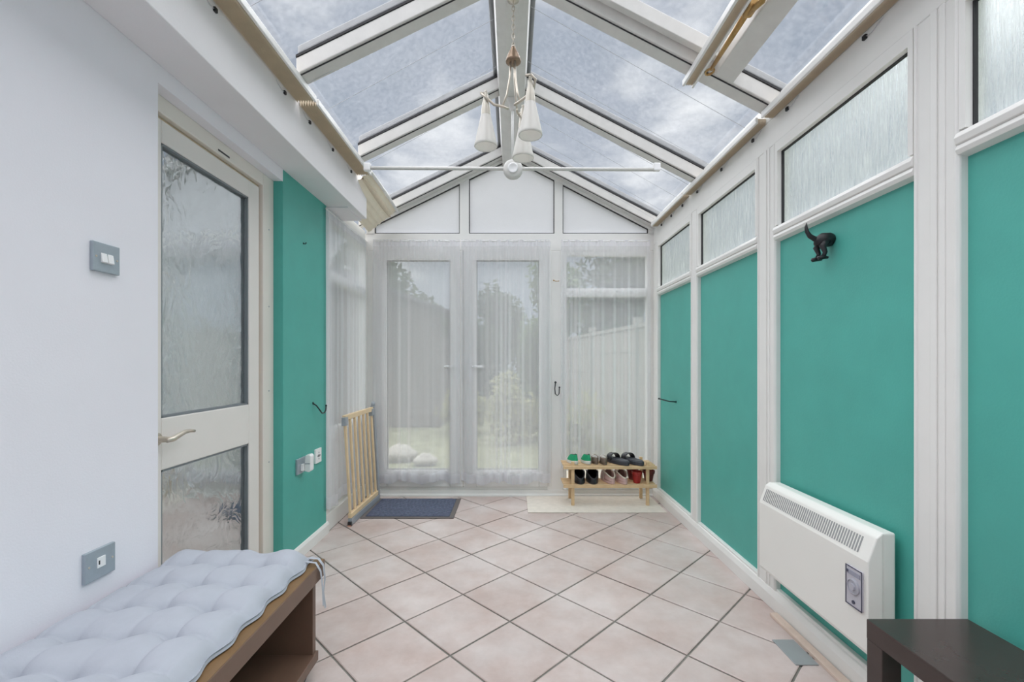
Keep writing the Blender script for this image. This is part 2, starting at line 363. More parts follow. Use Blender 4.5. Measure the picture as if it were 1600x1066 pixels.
for k, (y1, y0) in enumerate(cells):
    BX(XR+.002, XR+.068, y0, y1, .0, .10).build('bottom_rail', UPVC, wr, bevel=.004)
    BX(XR+.022, XR+.05, y0-.01, y1+.01, .09, ZS0+.01).build('panel', GREEN, wr)
    MB().prism([(XR+.06, ZS0), (XR+.022, ZS0), (XR-.004, ZS0+.006), (XR-.010, ZS0+.018), (XR-.006, ZS0+.030), (XR-.002, ZS0+.031), (XR-.010, ZS0+.034), (XR-.014, ZS0+.05), (XR-.008, ZS1-.012), (XR+.027, ZS1), (XR+.06, ZS1)], 'y', y0-.004, y1+.004).build('sill_rail', UPVC, wr, bevel=.0015)
    w = BX(XR+.028, XR+.036, y0-.005, y1+.005, ZS1-.01, 2.14).build('window_%d' % (k+4), RAIN)
    struct(w, 'rain patterned obscured top light in the side wall')
    b = MB()
    for (a0, a1, c0, c1) in ((y0+.0005, y0+.018, ZS1-.004, 2.125), (y1-.018, y1-.0005, ZS1-.004, 2.125), (y0+.0005, y1-.0005, 2.125, 2.169)):
        b.box(XR-.004, XR+.026, a0, a1, c0, c1)
    b.build('window_frame', UPVC, w)
    g2 = MB()
    for (a0, a1, c0, c1) in ((y0+.018, y0+.022, ZS1, 2.125), (y1-.022, y1-.018, ZS1, 2.125), (y0+.02, y1-.02, 2.121, 2.125)):
        g2.box(XR+.016, XR+.0275, a0, a1, c0, c1)
    g2.build('gasket', DARKGAP, w)
bbm = MB().prism([(XR+.002, .001), (XR-.013, .001), (XR-.013, .06), (XR-.004, .085), (XR+.002, .088)], 'y', YF, YB-.02)
struct(bbm.build('baseboard_right', UPVC), 'white skirting along the green panelled side wall')
# eaves beam with blind track ledge
struct(MB().prism([(XR, 2.30), (XR+.10, 2.30), (XR+.10, roof(XR+.10, .012)), (XR, roof(XR, .012))], 'y', YF, YB+.07).build('trim_1', UPVC, bevel=.003), 'white eaves beam above the side wall lights')

# ------------------------------------------------------------------ back wall: frame, french doors, side light, gable panes
wb = MB().box(XL-.05, XR+.07, YB, YB+.07, 2.12, 2.27).build('wall_back', UPVC, bevel=.004)
struct(wb, 'white glazed gable wall with french doors')
for (x0, x1, z0, z1, n) in ((XL-.05, -1.165, 0, 2.12, 'post'), (.306, .445, 0, 2.12, 'post'), (1.19, XR+.06, 0, 2.12, 'post')):
    p = BX(x0, x1, YB, YB+.07, z0, z1).build(n, UPVC, wb, bevel=.004)
BX(.318, .342, YB-.006, YB+.002, .08, 2.12).build('bead', UPVC, wb, bevel=.003)
MB().prism([(YB+.07, -.004), (YB-.03, -.004), (YB-.03, .012), (YB-.008, .02), (YB-.008, .05), (YB+.07, .05)], 'x', XL, XR).build('threshold', UPVC, wb, bevel=.003)
BX(XL, .306, YB+.005, YB+.065, .05, .075).build('threshold', UPVC, wb, bevel=.003)
def leaf_door(n, x0, x1, gx0, gx1, hx, lab):
    y0, y1 = YB-.012, YB+.055; d = thing('door_%d' % n, ((x0+x1)/2, YB, .075), lab, None, kind='structure')
    gz0, gz1 = .226, 2.035; zt = 2.118
    for (a, b, c, e, nm) in ((x0, gx0, .078, zt, 'stile'), (gx1, x1, .078, zt, 'stile'), (gx0, gx1, .078, gz0, 'bottom_rail'), (gx0, gx1, gz1, zt, 'top_rail')):
        BX(a, b, y0, y1, c, e).build(nm, UPVC, d, bevel=.005)
    BX(gx0-.004, gx1+.004, y0+.03, y0+.036, gz0-.004, gz1+.004).build('pane', CLEAR, d)
    gk = MB()
    for q in (((gx0, gx0+.005, gz0, gz1)), (gx1-.005, gx1, gz0, gz1), (gx0, gx1, gz0, gz0+.005), (gx0, gx1, gz1-.005, gz1)): gk.box(q[0], q[1], y0+.012, y0+.0295, q[2], q[3])
    gk.build('gasket', DARKGAP, d)
    h = BX(hx-.015, hx+.015, y0-.004, y0+.001, .98, 1.2).build('handle_plate', PLAS, d, bevel=.003)
    sg = -1 if n == 2 else 1
    MB().tube([(hx, y0-.005, 1.12), (hx, y0-.012, 1.12), (hx+sg*.02, y0-.014, 1.12), (hx+sg*.11, y0-.013, 1.115)], .009).build('lever', PLAS, h, smooth=True)
leaf_door(2, -1.165, -.424, -1.08, -.5345, -.475, 'white french door leaf nearer the wooden gate')
leaf_door(3, -.418, .306, -.306, .234, -.36, 'white french door leaf with lever handle beside the side light')
w8 = thing('window_9', (.82, YB, .06), 'clear side light with transom beside the french doors', None, kind='structure')
for (a, b, c, e, nm) in ((.445, .473, .075, 2.12, 'stile'), (1.169, 1.19, .075, 2.12, 'stile'), (.473, 1.169, .05, .14, 'bottom_rail'), (.473, 1.169, 1.7235, 1.796, 'transom'), (.473, 1.169, 2.08, 2.12, 'top_rail')):
    BX(a, b, YB+.002, YB+.06, c, e).build(nm, UPVC, w8, bevel=.004)
BX(.47, 1.172, YB+.03, YB+.036, .136, 1.727).build('pane', CLEAR, w8); BX(.47, 1.172, YB+.03, YB+.036, 1.793, 2.083).build('pane', CLEAR, w8)
# gable panes
def gtop(x): return 2.925-(.52*x if x > 0 else -.49*x)
gp = [(-1.19, -.453), (-.373, .367), (.44, 1.18)]
GZ = 2.272
for k, (a, b) in enumerate(gp):
    poly = [(a, GZ), (b, GZ), (b, gtop(b))]+([(0, gtop(0))] if a < 0 < b else [])+[(a, gtop(a))]
    w = MB().prism(poly, 'y', YB+.025, YB+.033).build('window_%d' % (k+1), FROST)
    struct(w, ('sloping frosted gable pane above the gate end', 'tall peaked frosted gable pane under the ridge', 'sloping frosted gable pane beside the green wall')[k])
    cx = (a+b)/2; cz = sum(p[1] for p in poly)/len(poly)
    gk = MB(); n = len(poly)
    for i in range(n):
        p, q = Vector((poly[i][0], 0, poly[i][1])), Vector((poly[(i+1) % n][0], 0, poly[(i+1) % n][1]))
        t = (q-p).normalized(); nn = Vector((-t.z, 0, t.x))
        if nn.dot(Vector((cx, 0, cz))-p) < 0: nn = -nn
        vs = []
        for y in (YB+.012, YB+.0245): vs += [(r+nn*d).xz.to_3d() if False else Vector(((r+nn*d).x, y, (r+nn*d).z)) for r, d in ((p, 0), (q, 0), (q, .006), (p, .006))]
        gk.add(vs, [(0, 1, 2, 3), (7, 6, 5, 4), (0, 4, 5, 1), (1, 5, 6, 2), (2, 6, 7, 3), (3, 7, 4, 0)])
    gk.build('gasket', DARKGAP, w)
for (a, b) in ((-.453, -.373), (.367, .44)):
    MB().prism([(a, GZ-.01), (b, GZ-.01), (b, gtop(b)+.03), (a, gtop(a)+.03)], 'y', YB, YB+.06).build('mullion', UPVC, wb, bevel=.004)
BX(-1.26, -1.19, YB, YB+.06, GZ-.01, gtop(-1.2)+.02).build('mullion', UPVC, wb); BX(1.18, 1.25, YB, YB+.06, GZ-.01, gtop(1.2)+.02).build('mullion', UPVC, wb)
for sg, xe in ((-1, -1.27), (1, 1.27)):   # frame following the slope above the panes
    poly = [(0, gtop(0)), (xe, gtop(xe)), (xe, gtop(xe)+.05), (0, gtop(0)+.05)]
    MB().prism(poly, 'y', YB-.004, YB+.06).build('sloping_head', UPVC, wb, bevel=.004)

# ------------------------------------------------------------------ left wall: white house wall, lintel, green pier, soffit and boxed fascia
wl = BX(XL-.30, XL, YF, 1.591, -.0, 2.205).build('wall_left', WHITE); struct(wl, 'plain white plastered house wall beside the half glazed door')
BX(XL-.30, XL, 1.591, 2.458, 2.14, 2.205).build('lintel', WHITE, wl)
pier = BX(XL-.30, XL, 2.458, 3.03, 0, 2.205).build('green_pier', GREEN, wl)
BX(XL-.298, XL-.002, 2.4545, 2.4582, 0, 2.14).build('reveal', GREEN, wl)
BX(XL-.30, XL+.0, YF, 3.31, 2.205, 2.60).build('upper_wall', WHITE, wl)
BX(XL-.32, XL-.305, YF, 3.03, 0, 2.6).build('backing', WHITE, wl)
sf = BX(XL, -1.067, YF, 3.31, 2.205, 2.475).build('trim_2', SOFF, bevel=.004); struct(sf, 'white boxed beam with soffit running above the door and green pier')
BX(XL-.02, -1.11, 3.04, 3.32, 2.195, 2.2055).build('end_board', SOFF, sf)
struct(MB().prism([(XL-.002, .001), (XL+.013, .001), (XL+.013, .06), (XL+.006, .075), (XL-.002, .078)], 'y', 2.46, 3.05).build('baseboard_left', UPVC), 'short white skirting at the foot of the green pier')
# left window wall beyond the pier (behind the side curtain)
lw = MB().box(XL-.06, XL-.0, 3.03, YB+.07, 0, .12).build('window_10', UPVC, bevel=.004); struct(lw, 'white framed side window behind the voile curtain next to the gate')
for (a, b, c, d, nm) in ((3.03, 3.09, .12, 2.20, 'stile'), (3.84, 3.97, .12, 2.20, 'stile'), (3.09, 3.84, 2.12, 2.27, 'top_rail'), (3.09, 3.84, 1.72, 1.79, 'transom'), (3.09, 3.84, .62, .69, 'mid_rail')):
    BX(XL-.06, XL, a, b, c, d).build(nm, UPVC, lw, bevel=.004)
BX(XL-.035, XL-.028, 3.08, 3.85, .68, 2.13).build('pane', CLEAR, lw); BX(XL-.045, XL-.02, 3.08, 3.85, .11, .63).build('panel', UPVC, lw)
# door 1
dx = XL-.06
d1 = thing('door_1', (dx-.02, 1.95, 0), 'white half glazed door with leaf patterned obscured panes', None, kind='structure')
def dbox(y0, y1, z0, z1, nm, x0=dx-.045, x1=dx, par=d1, m=None, bv=.004): return BX(x0, x1, y0, y1, z0, z1).build(nm, m or DPAINT, par, bevel=bv)
DPAINT = mat('ivory_door_paint', srgb(228, 223, 218), 0.45, var=0.015)
FPAINT = mat('ivory_frame_paint', srgb(226, 220, 212), 0.5, var=0.02)
dbox(2.245, 2.335, .01, 2.06, 'stile'); dbox(1.60, 1.685, .01, 2.06, 'stile')
dbox(1.685, 2.245, 1.975, 2.06, 'top_rail'); dbox(1.685, 2.245, .747, .942, 'lock_rail'); dbox(1.685, 2.245, .01, .2, 'bottom_rail')
for z0, z1 in ((.942, 1.975), (.2, .747)):
    BX(dx-.026, dx-.020, 1.68, 2.25, z0-.005, z1+.005).build('pane', DOORGLASS, d1)
    gk = MB()
    for q in ((1.685, 1.693, z0, z1), (2.237, 2.245, z0, z1), (1.685, 2.245, z0, z0+.008), (1.685, 2.245, z1-.008, z1)): gk.box(dx-.0195, dx-.004, *q)
    gk.build('glazing_bead', mat('grey_glazing_bead', srgb(120, 126, 130), .5), d1)
hd = MB().lathe([(.024, 0), (.024, .008), (.012, .010), (.010, .05)], (dx, 1.655, .868), 16, Matrix.Rotation(PI/2, 4, 'Y')).build('handle_rose', NICKEL, d1, smooth=False)
MB().tube([(dx+.05, 1.645, .866), (dx+.054, 1.67, .868), (dx+.052, 1.70, .876), (dx+.05, 1.735, .884), (dx+.05, 1.765, .884), (dx+.052, 1.785, .880)], [.009, .011, .010, .008, .007, .006]).build('lever', NICKEL, hd, smooth=True)
dbox(2.352, 2.455, .0, 2.14, 'door_frame', dx-.06, dx+.012, m=FPAINT); dbox(1.592, 2.352, 2.075, 2.14, 'door_frame', dx-.06, dx+.012, m=FPAINT)
dbox(2.335, 2.3525, .0, 2.06, 'door_stop', dx-.06, dx-.012, m=mat('buff_seal', srgb(206, 186, 160), .7)); dbox(1.60, 2.3525, 2.06, 2.0755, 'door_stop', dx-.06, dx-.012, m=MATS['buff_seal'])
for z in (1.86, 1.45, 1.0, .62): MB().lathe([(.004, 0), (.004, .0015)], (dx+.012, 2.405, z), 8, Matrix.Rotation(PI/2, 4, 'Y')).build('screw', GREYM, d1)
BX(dx+.005, dx+.013, 1.99, 2.07, 2.088, 2.096).build('keep_slot', BLACK, d1)
# dim room behind the door
hall = thing('wall_hall', (-2.4, 1.6, 0), 'dim room behind the half glazed door', None, kind='structure')
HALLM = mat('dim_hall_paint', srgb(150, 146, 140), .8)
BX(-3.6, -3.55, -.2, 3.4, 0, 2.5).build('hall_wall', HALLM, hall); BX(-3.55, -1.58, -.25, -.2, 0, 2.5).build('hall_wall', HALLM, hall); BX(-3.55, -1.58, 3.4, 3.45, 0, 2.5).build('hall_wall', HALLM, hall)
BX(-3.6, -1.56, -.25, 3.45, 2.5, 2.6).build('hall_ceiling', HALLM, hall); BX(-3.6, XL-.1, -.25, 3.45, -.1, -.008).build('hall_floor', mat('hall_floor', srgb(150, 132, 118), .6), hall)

# ------------------------------------------------------------------ wall behind the camera
wf = BX(XL-.3, XR+.07, YF-.1, YF, 0, 2.3).build('wall_front', WHITE); struct(wf, 'plain white end wall')
MB().prism([(XL-.3, 2.3), (XR+.07, 2.3), (XR+.07, roof(XR)), (0, ZR-.02), (XL-.3, roof(XL-.3))], 'y', YF-.1, YF).build('gable', WHITE, wf)

# ------------------------------------------------------------------ roof (ceiling)
ce = MB().prism([(-.08, 2.86), (-.03, 2.845), (.03, 2.845), (.08, 2.86), (.095, roof(.095, .004)), (0, ZR-.004), (-.095, roof(-.095, .004))], 'y', YF, YB+.05).build('ceiling', UPVC_D, bevel=.004)
struct(ce, 'pitched glass conservatory roof with white ridge beam and rafters')
RAF = [3.855, 2.925, 2.10, 1.2, .3, -.6]
XE_R, XE_L = 1.30, -1.30
for y in RAF:
    wd = .046
    for sg in (1, -1):
        xe = XE_R if sg > 0 else XE_L
        f = lambda x, d: roof(x, d)
        xa = sg*.085
        xb = xe if sg > 0 or y > 3.4 else -.985
        r = MB().prism([(xa, f(xa, .092)), (xb, f(xb, .092)), (xb, f(xb, .016)), (xa, f(xa, .016))], 'y', y-wd, y+wd).build('rafter', UPVC_D, ce, bevel=.005)
        MB().prism([(xa, f(xa, .0155)), (xb, f(xb, .0155)), (xb, f(xb, .004)), (xa, f(xa, .004))], 'y', y-wd-.003, y+wd+.003).build('gasket', DARKGAP, r)
        MB().prism([(xa, f(xa, .097)), (xb, f(xb, .097)), (xb, f(xb, .091)), (xa, f(xa, .091))], 'y', y-wd+.012, y-wd+.016).build('gasket', DARKGAP, r)
        MB().prism([(xa, f(xa, -.010)), (xb, f(xb, -.010)), (xb, f(xb, -.05)), (xa, f(xa, -.05))], 'y', y-.032, y+.032).build('rafter_cap', CAPM, r, bevel=.006)
ys = [YB+.06]+RAF+[YF]
for k in range(len(ys)-1):
    y1, y0 = ys[k]-.03, ys[k+1]+.03
    if y1-y0 < .1: continue
    for sg in (1, -1):
        xe = XE_R if sg > 0 else XE_L
        if k == 3 and sg > 0: xa = .96
        else: xa = sg*.09
        MB().prism([(xa, roof(xa)), (xe, roof(xe)), (xe, roof(xe)+.006), (xa, roof(xa)+.006)], 'y', y0, y1).build('pane', ROOFGLASS, ce)
MB().prism([(-.12, roof(-.12, -.012)), (0, ZR+.01), (.12, roof(.12, -.012)), (.12, roof(.12, -.05)), (0, ZR+.06), (-.12, roof(-.12, -.05))], 'y', YF, YB+.06).build('ridge_cap', CAPM, ce, bevel=.004)
# roof vent between the third and fourth rafters on the right
vent = thing('window_11', (.55, 1.62, 2.7), 'opening roof vent with brass opener above the green wall', None, kind='structure')
a, b = .12, .945; y0, y1 = 1.26, 2.04
MB().prism([(a, roof(a, -.02)), (b, roof(b, -.02)), (b, roof(b)-(-.028)), (a, roof(a)+.028)], 'y', y0, y1).build('pane', ROOFGLASS, vent)
MB().prism([(.923, roof(.923, .10)), (1.003, roof(1.003, .10)), (1.003, roof(1.003, .004)), (.923, roof(.923, .004))], 'y', y0-.01, 2.053).build('vent_bar', UPVC_D, vent, bevel=.004)
MB().prism([(.10, roof(.10, .09)), (.16, roof(.16, .09)), (.16, roof(.16, -.018)), (.10, roof(.10, -.018))], 'y', y0, y1).build('vent_bar', UPVC_D, vent, bevel=.004)
for yy in (y0, y1-.035): MB().prism([(a, roof(a, .05)), (.922, roof(.922, .05)), (.922, roof(.922, -.019)), (a, roof(a, -.019))], 'y', yy, yy+.035).build('vent_bar', UPVC_D, vent, bevel=.003)
zz = roof(.90, .11)
op = MB().tube([(.893, 2.02, zz+.004), (.893, 1.86, zz+.012), (.893, 1.70, zz+.02)], [.008, .011, .013], 10).build('opener', BRASS, vent, smooth=True)
ring = [(.893+.017*math.cos(t*PI/6), 2.035+.022*math.sin(t*PI/6), zz+.003) for t in range(12)]
MB().tube(ring, .005, 6, closed=True).build('ring', BRASS, op, smooth=True)
MB().box(.875, .912, 1.655, 1.72, zz+.0, zz+.035).build('gearbox', BRASS, op, bevel=.008)
MB().tube([(.893, 1.70, zz+.01), (.90, 1.62, zz-.01), (.885, 1.55, zz+.02)], .012, 8).build('worm_arm', BRASS, op, smooth=True)

# tie bar across the second rafters
tb = thing('tie_bar', (0, 2.88, 2.85), 'white tie bar with round central boss below the ridge', 'tie bar')
MB().tube([(-.915, 2.88, 2.395), (.915, 2.88, 2.385)], .011, 10).build('rod', UPVC_D, tb, smooth=True)
MB().lathe([(.0, -.022), (.045, -.022), (.062, -.012), (.062, .012), (.045, .022), (.0, .022)], (.006, 2.88, 2.385), 24, Matrix.Rotation(PI/2, 4, 'X'), cap=False).build('boss', UPVC_D, tb, smooth=True)
MB().lathe([(.03, 0), (.034, .006), (.026, .008), (.02, .004)], (.006, 2.857, 2.385), 20, Matrix.Rotation(PI/2, 4, 'X')).build('boss_ring', PLAS, tb, smooth=True)
MB().tube([(.004, 2.88, 2.43), (.004, 2.88, 2.84)], .008, 8).build('king_rod', UPVC, tb, smooth=True)
MB().prism([(-.03, 2.846), (.038, 2.846), (.016, 2.76), (-.008, 2.76)], 'y', 2.868, 2.892).build('bracket', UPVC_D, tb, bevel=.003)
for x in (-.925, .925): MB().box(x-.022, x+.022, 2.865, 2.895, 2.375, 2.425).build('end_bracket', PLAS, tb, bevel=.006)

# ------------------------------------------------------------------ roof blinds stacked at the eaves
def blind(y0, y1, side, label):
    if side == 'R': xi, zi, xo = XR-.042, 2.312, XR-.001
    else: xi, zi, xo = -.978, 2.45, -1.064
    sg = -1 if side == 'R' else 1
    t = thing('roof_blind', ((xi+xo)/2, (y0+y1)/2, zi-.03), label, 'blind', 'folded roof blinds along the eaves')
    W = xo-xi
    MB().prism([(xi, zi-.012), (xi-.012*sg*-1, zi-.012), (xi-.012*sg*-1, zi+.018), (xi, zi+.018)], 'y', y0, y1).build('front_rail', UPVC, t, bevel=.003)
    n = 7
    for k in range(n):
        a = xi+W*(k+.1)/n; b = xi+W*(k+.9)/n
        MB().prism([(a, zi+.002), ((a+b)/2, zi-.016), (b, zi+.002), (b, zi+.014), (a, zi+.014)], 'y', y0+.006, y1-.006).build('pleat', BLIND, t)
    cl = MB()
    ycs = [y0+.12, (y0+y1)/2, y1-.12]
    for yc in ycs:
        xx = (XR-.004 if side == 'R' else -1.067+.004); zc = zi-.035
        c = MB().box(xx-.005, xx+.005, yc-.008, yc+.008, zc-.008, zc+.008).build('cord_cleat', BLACK, t, bevel=.002)
        MB().tube([(xx, yc, zc), (xx, yc-.03, zc-.004), (xx, yc-.08, zc+.012)], .0012, 5).build('cord', CORD, c)
    for yc in (y0+.10, (y0+y1)/2+.05, y1-.10):   # guide wires up to the ridge
        x0 = xi; x1 = .09 if side == 'R' else -.09
        if side == 'R' and y0 < 1.6: continue
        MB().tube([(x0, yc, zi+.012), (x1, yc, roof(x1, .05))], .0011, 5).build('guide_wire', CORD, t)
    return t
blind(3.11, 3.80, 'R', 'beige folded roof blind above the shoe rack corner')
blind(2.165, 3.09, 'R', 'beige folded roof blind on the green wall side between the rafters')
blind(1.0, 2.12, 'R', 'long beige folded roof blind above the dog tail hook')
blind(2.25, 3.10, 'L', 'beige folded roof blind above the green pier')
blind(1.0, 2.23, 'L', 'long beige folded roof blind above the half glazed door')
# sagging loose blind in the far corner
sb = thing('sagging_blind', (-1.1, 3.5, 2.25), 'cream roof blind sagging loose in the corner over the side curtain', 'blind')
def sag(u, v):
    y = 3.12+u*.70
    s = math.sin(u*PI)**.8
    x0, z0 = -.985+.0*u, 2.475-.04*u; x1, z1 = -1.215, 2.255+.04*(1-u)
    x = x0+(x1-x0)*v+.03*s*math.sin(v*PI); z = z0+(z1-z0)*v-.035*math.sin(v*PI)*s+.006*math.sin(v*40)
    return (x, y, z)
MB().grid(sag, 20, 24).build('fabric', CREAM, sb, smooth=True, recalc=False)
MB().tube([(-.975, 3.11, 2.468), (-.972, 3.5, 2.458), (-.97, 3.83, 2.43)], .012, 8).build('front_rail', UPVC, sb, smooth=True)
def roll(u, v):
    x, y, z = sag(u, .12); a = v*2*PI; r = .006+.014*math.sin(u*PI)
    return (x-.02+r*math.cos(a), y, z-.02+r*math.sin(a)*1.2)
MB().grid(roll, 20, 12).build('rolled_edge', BLIND, sb, smooth=True)
# vent blind strip
vb = thing('vent_blind', (.84, 1.7, 2.47), 'beige folded blind strip beside the brass roof vent opener', 'blind')
zv = roof(.84, .105)
BX(.818, .83, 1.0, 2.165, zv-.02, zv+.008).build('front_rail', UPVC, vb, bevel=.002); BX(.862, .872, 1.0, 2.165, zv-.03, zv).build('back_rail', UPVC, vb, bevel=.002)
for k in range(4): MB().prism([(.831+.008*k, zv-.014), (.835+.008*k, zv-.024), (.838+.008*k, zv-.014), (.838+.008*k, zv+.004), (.831+.008*k, zv+.004)], 'y', 1.01, 2.155).build('pleat', BLIND, vb)

# ------------------------------------------------------------------ pendant lamp
LX, LY = .006, 2.10
pl = thing('pendant_lamp', (LX, LY, 2.84), 'three arm nickel pendant lamp with frosted cone shades on a chain', 'lamp')
MB().lathe([(.0, .0), (.028, .0), (.028, -.006), (.012, -.012), (.0, -.012)], (LX, LY, 2.846), 16, cap=False).build('ceiling_hook_plate', NICKEL, pl, smooth=True)
z = 2.832; k = 0
while z > 2.63:
    pts = []
    for t in range(12):
        a = t*PI/6; u, vv = .0065*math.cos(a), .014*math.sin(a)
        pts.append((LX+(u if k % 2 else 0), LY+(0 if k % 2 else u), z-.010+vv))
    MB().tube(pts, .0018, 6, closed=True).build('chain_link', NICKEL, pl, smooth=True); z -= .0215; k += 1
cone = MB().lathe([(.004, .07), (.010, .066), (.013, .058), (.012, .054), (.019, .046), (.018, .042), (.025, .034), (.024, .029), (.031, .02), (.030, .014), (.036, .004), (.035, -.004), (.028, -.006), (.0, -.004)], (LX, LY, 2.555), 24, cap=False).build('coil_cup', mat('antique_bronze_coil', srgb(150, 128, 108), .35, metal=.6, var=.2, scale=60), pl, smooth=True)
MB().tube([(LX, LY, 2.63), (LX, LY, 2.61)], .004, 6).build('loop', NICKEL, cone)
for ang, dz in ((180, .0), (-54, .0), (68, .0)):
    a = math.radians(ang); ux, uy = math.cos(a), math.sin(a); vx, vy = -uy, ux; R = .128
    P = lambda r, t, zz: (LX+ux*r+vx*t, LY+uy*r+vy*t, zz)
    arm = MB().tube([P(.012, 0, 2.555), P(.016, 0, 2.48), P(.030, 0, 2.40), P(.050, 0, 2.345)], .0045, 8).build('arm', NICKEL, pl, smooth=True)
    MB().tube([P(.022, -.01, 2.338), P(.05, 0, 2.345), P(.09, .006, 2.35), P(.122, .022, 2.37), P(R+.022, .012, 2.40), P(R+.02, -.012, 2.412), P(R-.004, -.022, 2.418)], .006, 8).build('curl', NICKEL, arm, smooth=True)
    zb = 2.155
    MB().lathe([(.0, .268), (.006, .264), (.008, .256), (.005, .25), (.012, .244), (.012, .222), (.017, .205), (.0215, .172), (.0225, .143)], P(R, 0, zb), 18, cap=False).build('lamp_holder', mat('antique_white_metal', srgb(196, 190, 178), .4, metal=.3), arm, smooth=True)
    sh = MB().lathe([(.021, .150), (.0245, .142), (.053, .012), (.054, .004), (.051, .0), (.049, .006), (.021, .138)], P(R, 0, zb), 28, cap=False).build('lamp_shade', SHADE, arm, smooth=True)
    MB().lathe([(.0, .045), (.014, .05), (.024, .075), (.014, .11), (.012, .15)], P(R, 0, zb), 16, cap=False).build('bulb', SHADE, arm, smooth=True)

# ------------------------------------------------------------------ sheer curtains
def curtain(name, p0, p1, ztop, zbot, inward, seed, label, folds, amp=.028, hemz=.05):
    r = random.Random(seed); p0, p1 = Vector(p0), Vector(p1); L = (p1-p0).length; inw = Vector(inward)
    ph = [(folds*(.55+.9*r.random()), r.random()*6.28, .35+.65*r.random()) for _ in range(4)]
    sway = [(r.uniform(1, 3), r.random()*6.28) for _ in range(2)]
    def disp(u, t):
        big = sum(a*math.sin(2*PI*f*u*(1+.0*t)+p+2.2*math.sin(2*PI*1.3*u+p)) for f, p, a in ph)/2.2
        fine = math.sin(2*PI*folds*3.2*u+2*math.sin(9*u))*.35*max(.15, 1-t*5)
        k = min(1, t*3.5)
        return amp*(.22*fine+(.45+.55*k)*big*(.35+.65*min(1, t*1.3+.25)))
    def at(u, t, off=0):
        lat = .03*t*u*(1-u)*sum(math.sin(2*PI*f*u+p) for f, p in sway)
        p = p0+(p1-p0)*min(1, max(0, u))+inw*(disp(u, t)+off+amp*.8)
        p += (p1-p0).normalized()*lat
        zb = zbot+.014*math.sin(2*PI*2.3*u+seed)+.008*math.sin(2*PI*6*u+seed)
        return (p.x, p.y, ztop+(zb-ztop)*t)
    nu = int(L*340)
    c = thing(name, (tuple((p0+p1)/2)[0], tuple((p0+p1)/2)[1], zbot), label, 'curtain', 'white voile curtains')
    MB().grid(lambda u, v: at(u, v), nu, 22).build('voile', SHEER, c, smooth=True, recalc=False)
    th = hemz/(ztop-zbot)
    MB().grid(lambda u, v: at(u, 1-th*1.6+v*th*1.6, .0015), nu, 2).build('hem', HEM, c, smooth=True, recalc=False)
    MB().grid(lambda u, v: at(u, v*.028, .0015), nu, 2).build('heading_tape', HEM, c, smooth=True, recalc=False)
    q0, q1 = p0+inw*amp*.8, p1+inw*amp*.8
    MB().tube([(q0.x, q0.y, ztop-.012), (q1.x, q1.y, ztop-.012)], .004, 6).build('curtain_wire', UPVC, c)
    return c
YC = YB-.022
curtain('voile_curtain', (-1.19, YC, 0), (-.446, YC, 0), 2.205, .125, (0, -1, 0), 3, 'white voile curtain over the french door next to the wooden gate', 7, amp=.024)
curtain('voile_curtain', (-.434, YC, 0), (.33, YC, 0), 2.205, .118, (0, -1, 0), 8, 'white voile curtain over the french door nearer the shoe rack', 7, amp=.024)
curtain('voile_curtain', (.42, YC, 0), (1.185, YC, 0), 2.205, .235, (0, -1, 0), 15, 'white voile curtain over the side light behind the shoe rack', 7, amp=.018)
curtain('voile_curtain', (XL+.004, 2.99, 0), (XL+.004, 3.82, 0), 2.185, .165, (1, 0, 0), 21, 'white voile curtain on the side window next to the green pier', 10, amp=.012)

# ------------------------------------------------------------------ panel heater
hx0, hx1, hy0, hy1, hz0, hz1 = 1.13, XR-.001, 1.43, 2.06, .21, .61
he = thing('panel_heater', ((hx0+hx1)/2, (hy0+hy1)/2, hz0), 'white wall mounted electric panel heater with slotted top and timer dial', 'heater')
body = MB().prism([(hx0+.004, hz0+.006), (hx0, hz0+.02), (hx0, .515), (hx0+.028, .592), (hx0+.042, .603), (hx1-.045, hz1-.002), (hx1-.045, hz0)], 'y', hy0, hy1).build('casing', HEAT, he, bevel=.007, seg=3)
BX(hx1-.044, hx1, hy0+.006, hy1-.006, hz0+.012, hz1-.004).build('back_box', HEAT, he, bevel=.006)
dirv = Vector((.028, 0, .077)).normalized(); nrm = Vector((-.077, 0, .028)).normalized()
n = 48; 
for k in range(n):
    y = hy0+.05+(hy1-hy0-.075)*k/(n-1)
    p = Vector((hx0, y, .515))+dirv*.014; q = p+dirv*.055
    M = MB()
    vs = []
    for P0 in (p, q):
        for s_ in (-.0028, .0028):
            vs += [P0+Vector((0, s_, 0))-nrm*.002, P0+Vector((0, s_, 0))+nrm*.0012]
    M.add(vs, [(0, 1, 3, 2), (4, 6, 7, 5), (0, 4, 5, 1), (2, 3, 7, 6), (0, 2, 6, 4), (1, 5, 7, 3)]).build('grille_slot', mat('grille_slot_shade_grey', srgb(150, 152, 152), .6), he)  # no openings cut: grey strips carry the slots' shade as colour
tm = BX(hx0-.006, hx0+.002, 1.447, 1.518, .345, .475).build('timer', mat('clear_grey_timer', srgb(188, 186, 196), .12, var=.04, coat=.5), he, bevel=.005)
DG = mat('timer_dark_print', srgb(70, 72, 92), .4)
for (a, b, c, d) in ((1.447, 1.518, .345, .348), (1.447, 1.518, .472, .475), (1.447, 1.45, .345, .475), (1.515, 1.518, .345, .475)): BX(hx0-.0072, hx0-.0055, a, b, c, d).build('timer_rim', DG, tm)
MB().lathe([(.026, 0), (.026, .004), (.022, .006), (.021, .003), (.012, .003), (.011, .009), (.0, .009)], (hx0-.006, 1.482, .413), 28, Matrix.Rotation(-PI/2, 4, 'Y')).build('dial', mat('dial_grey', srgb(176, 176, 186), .3), tm)
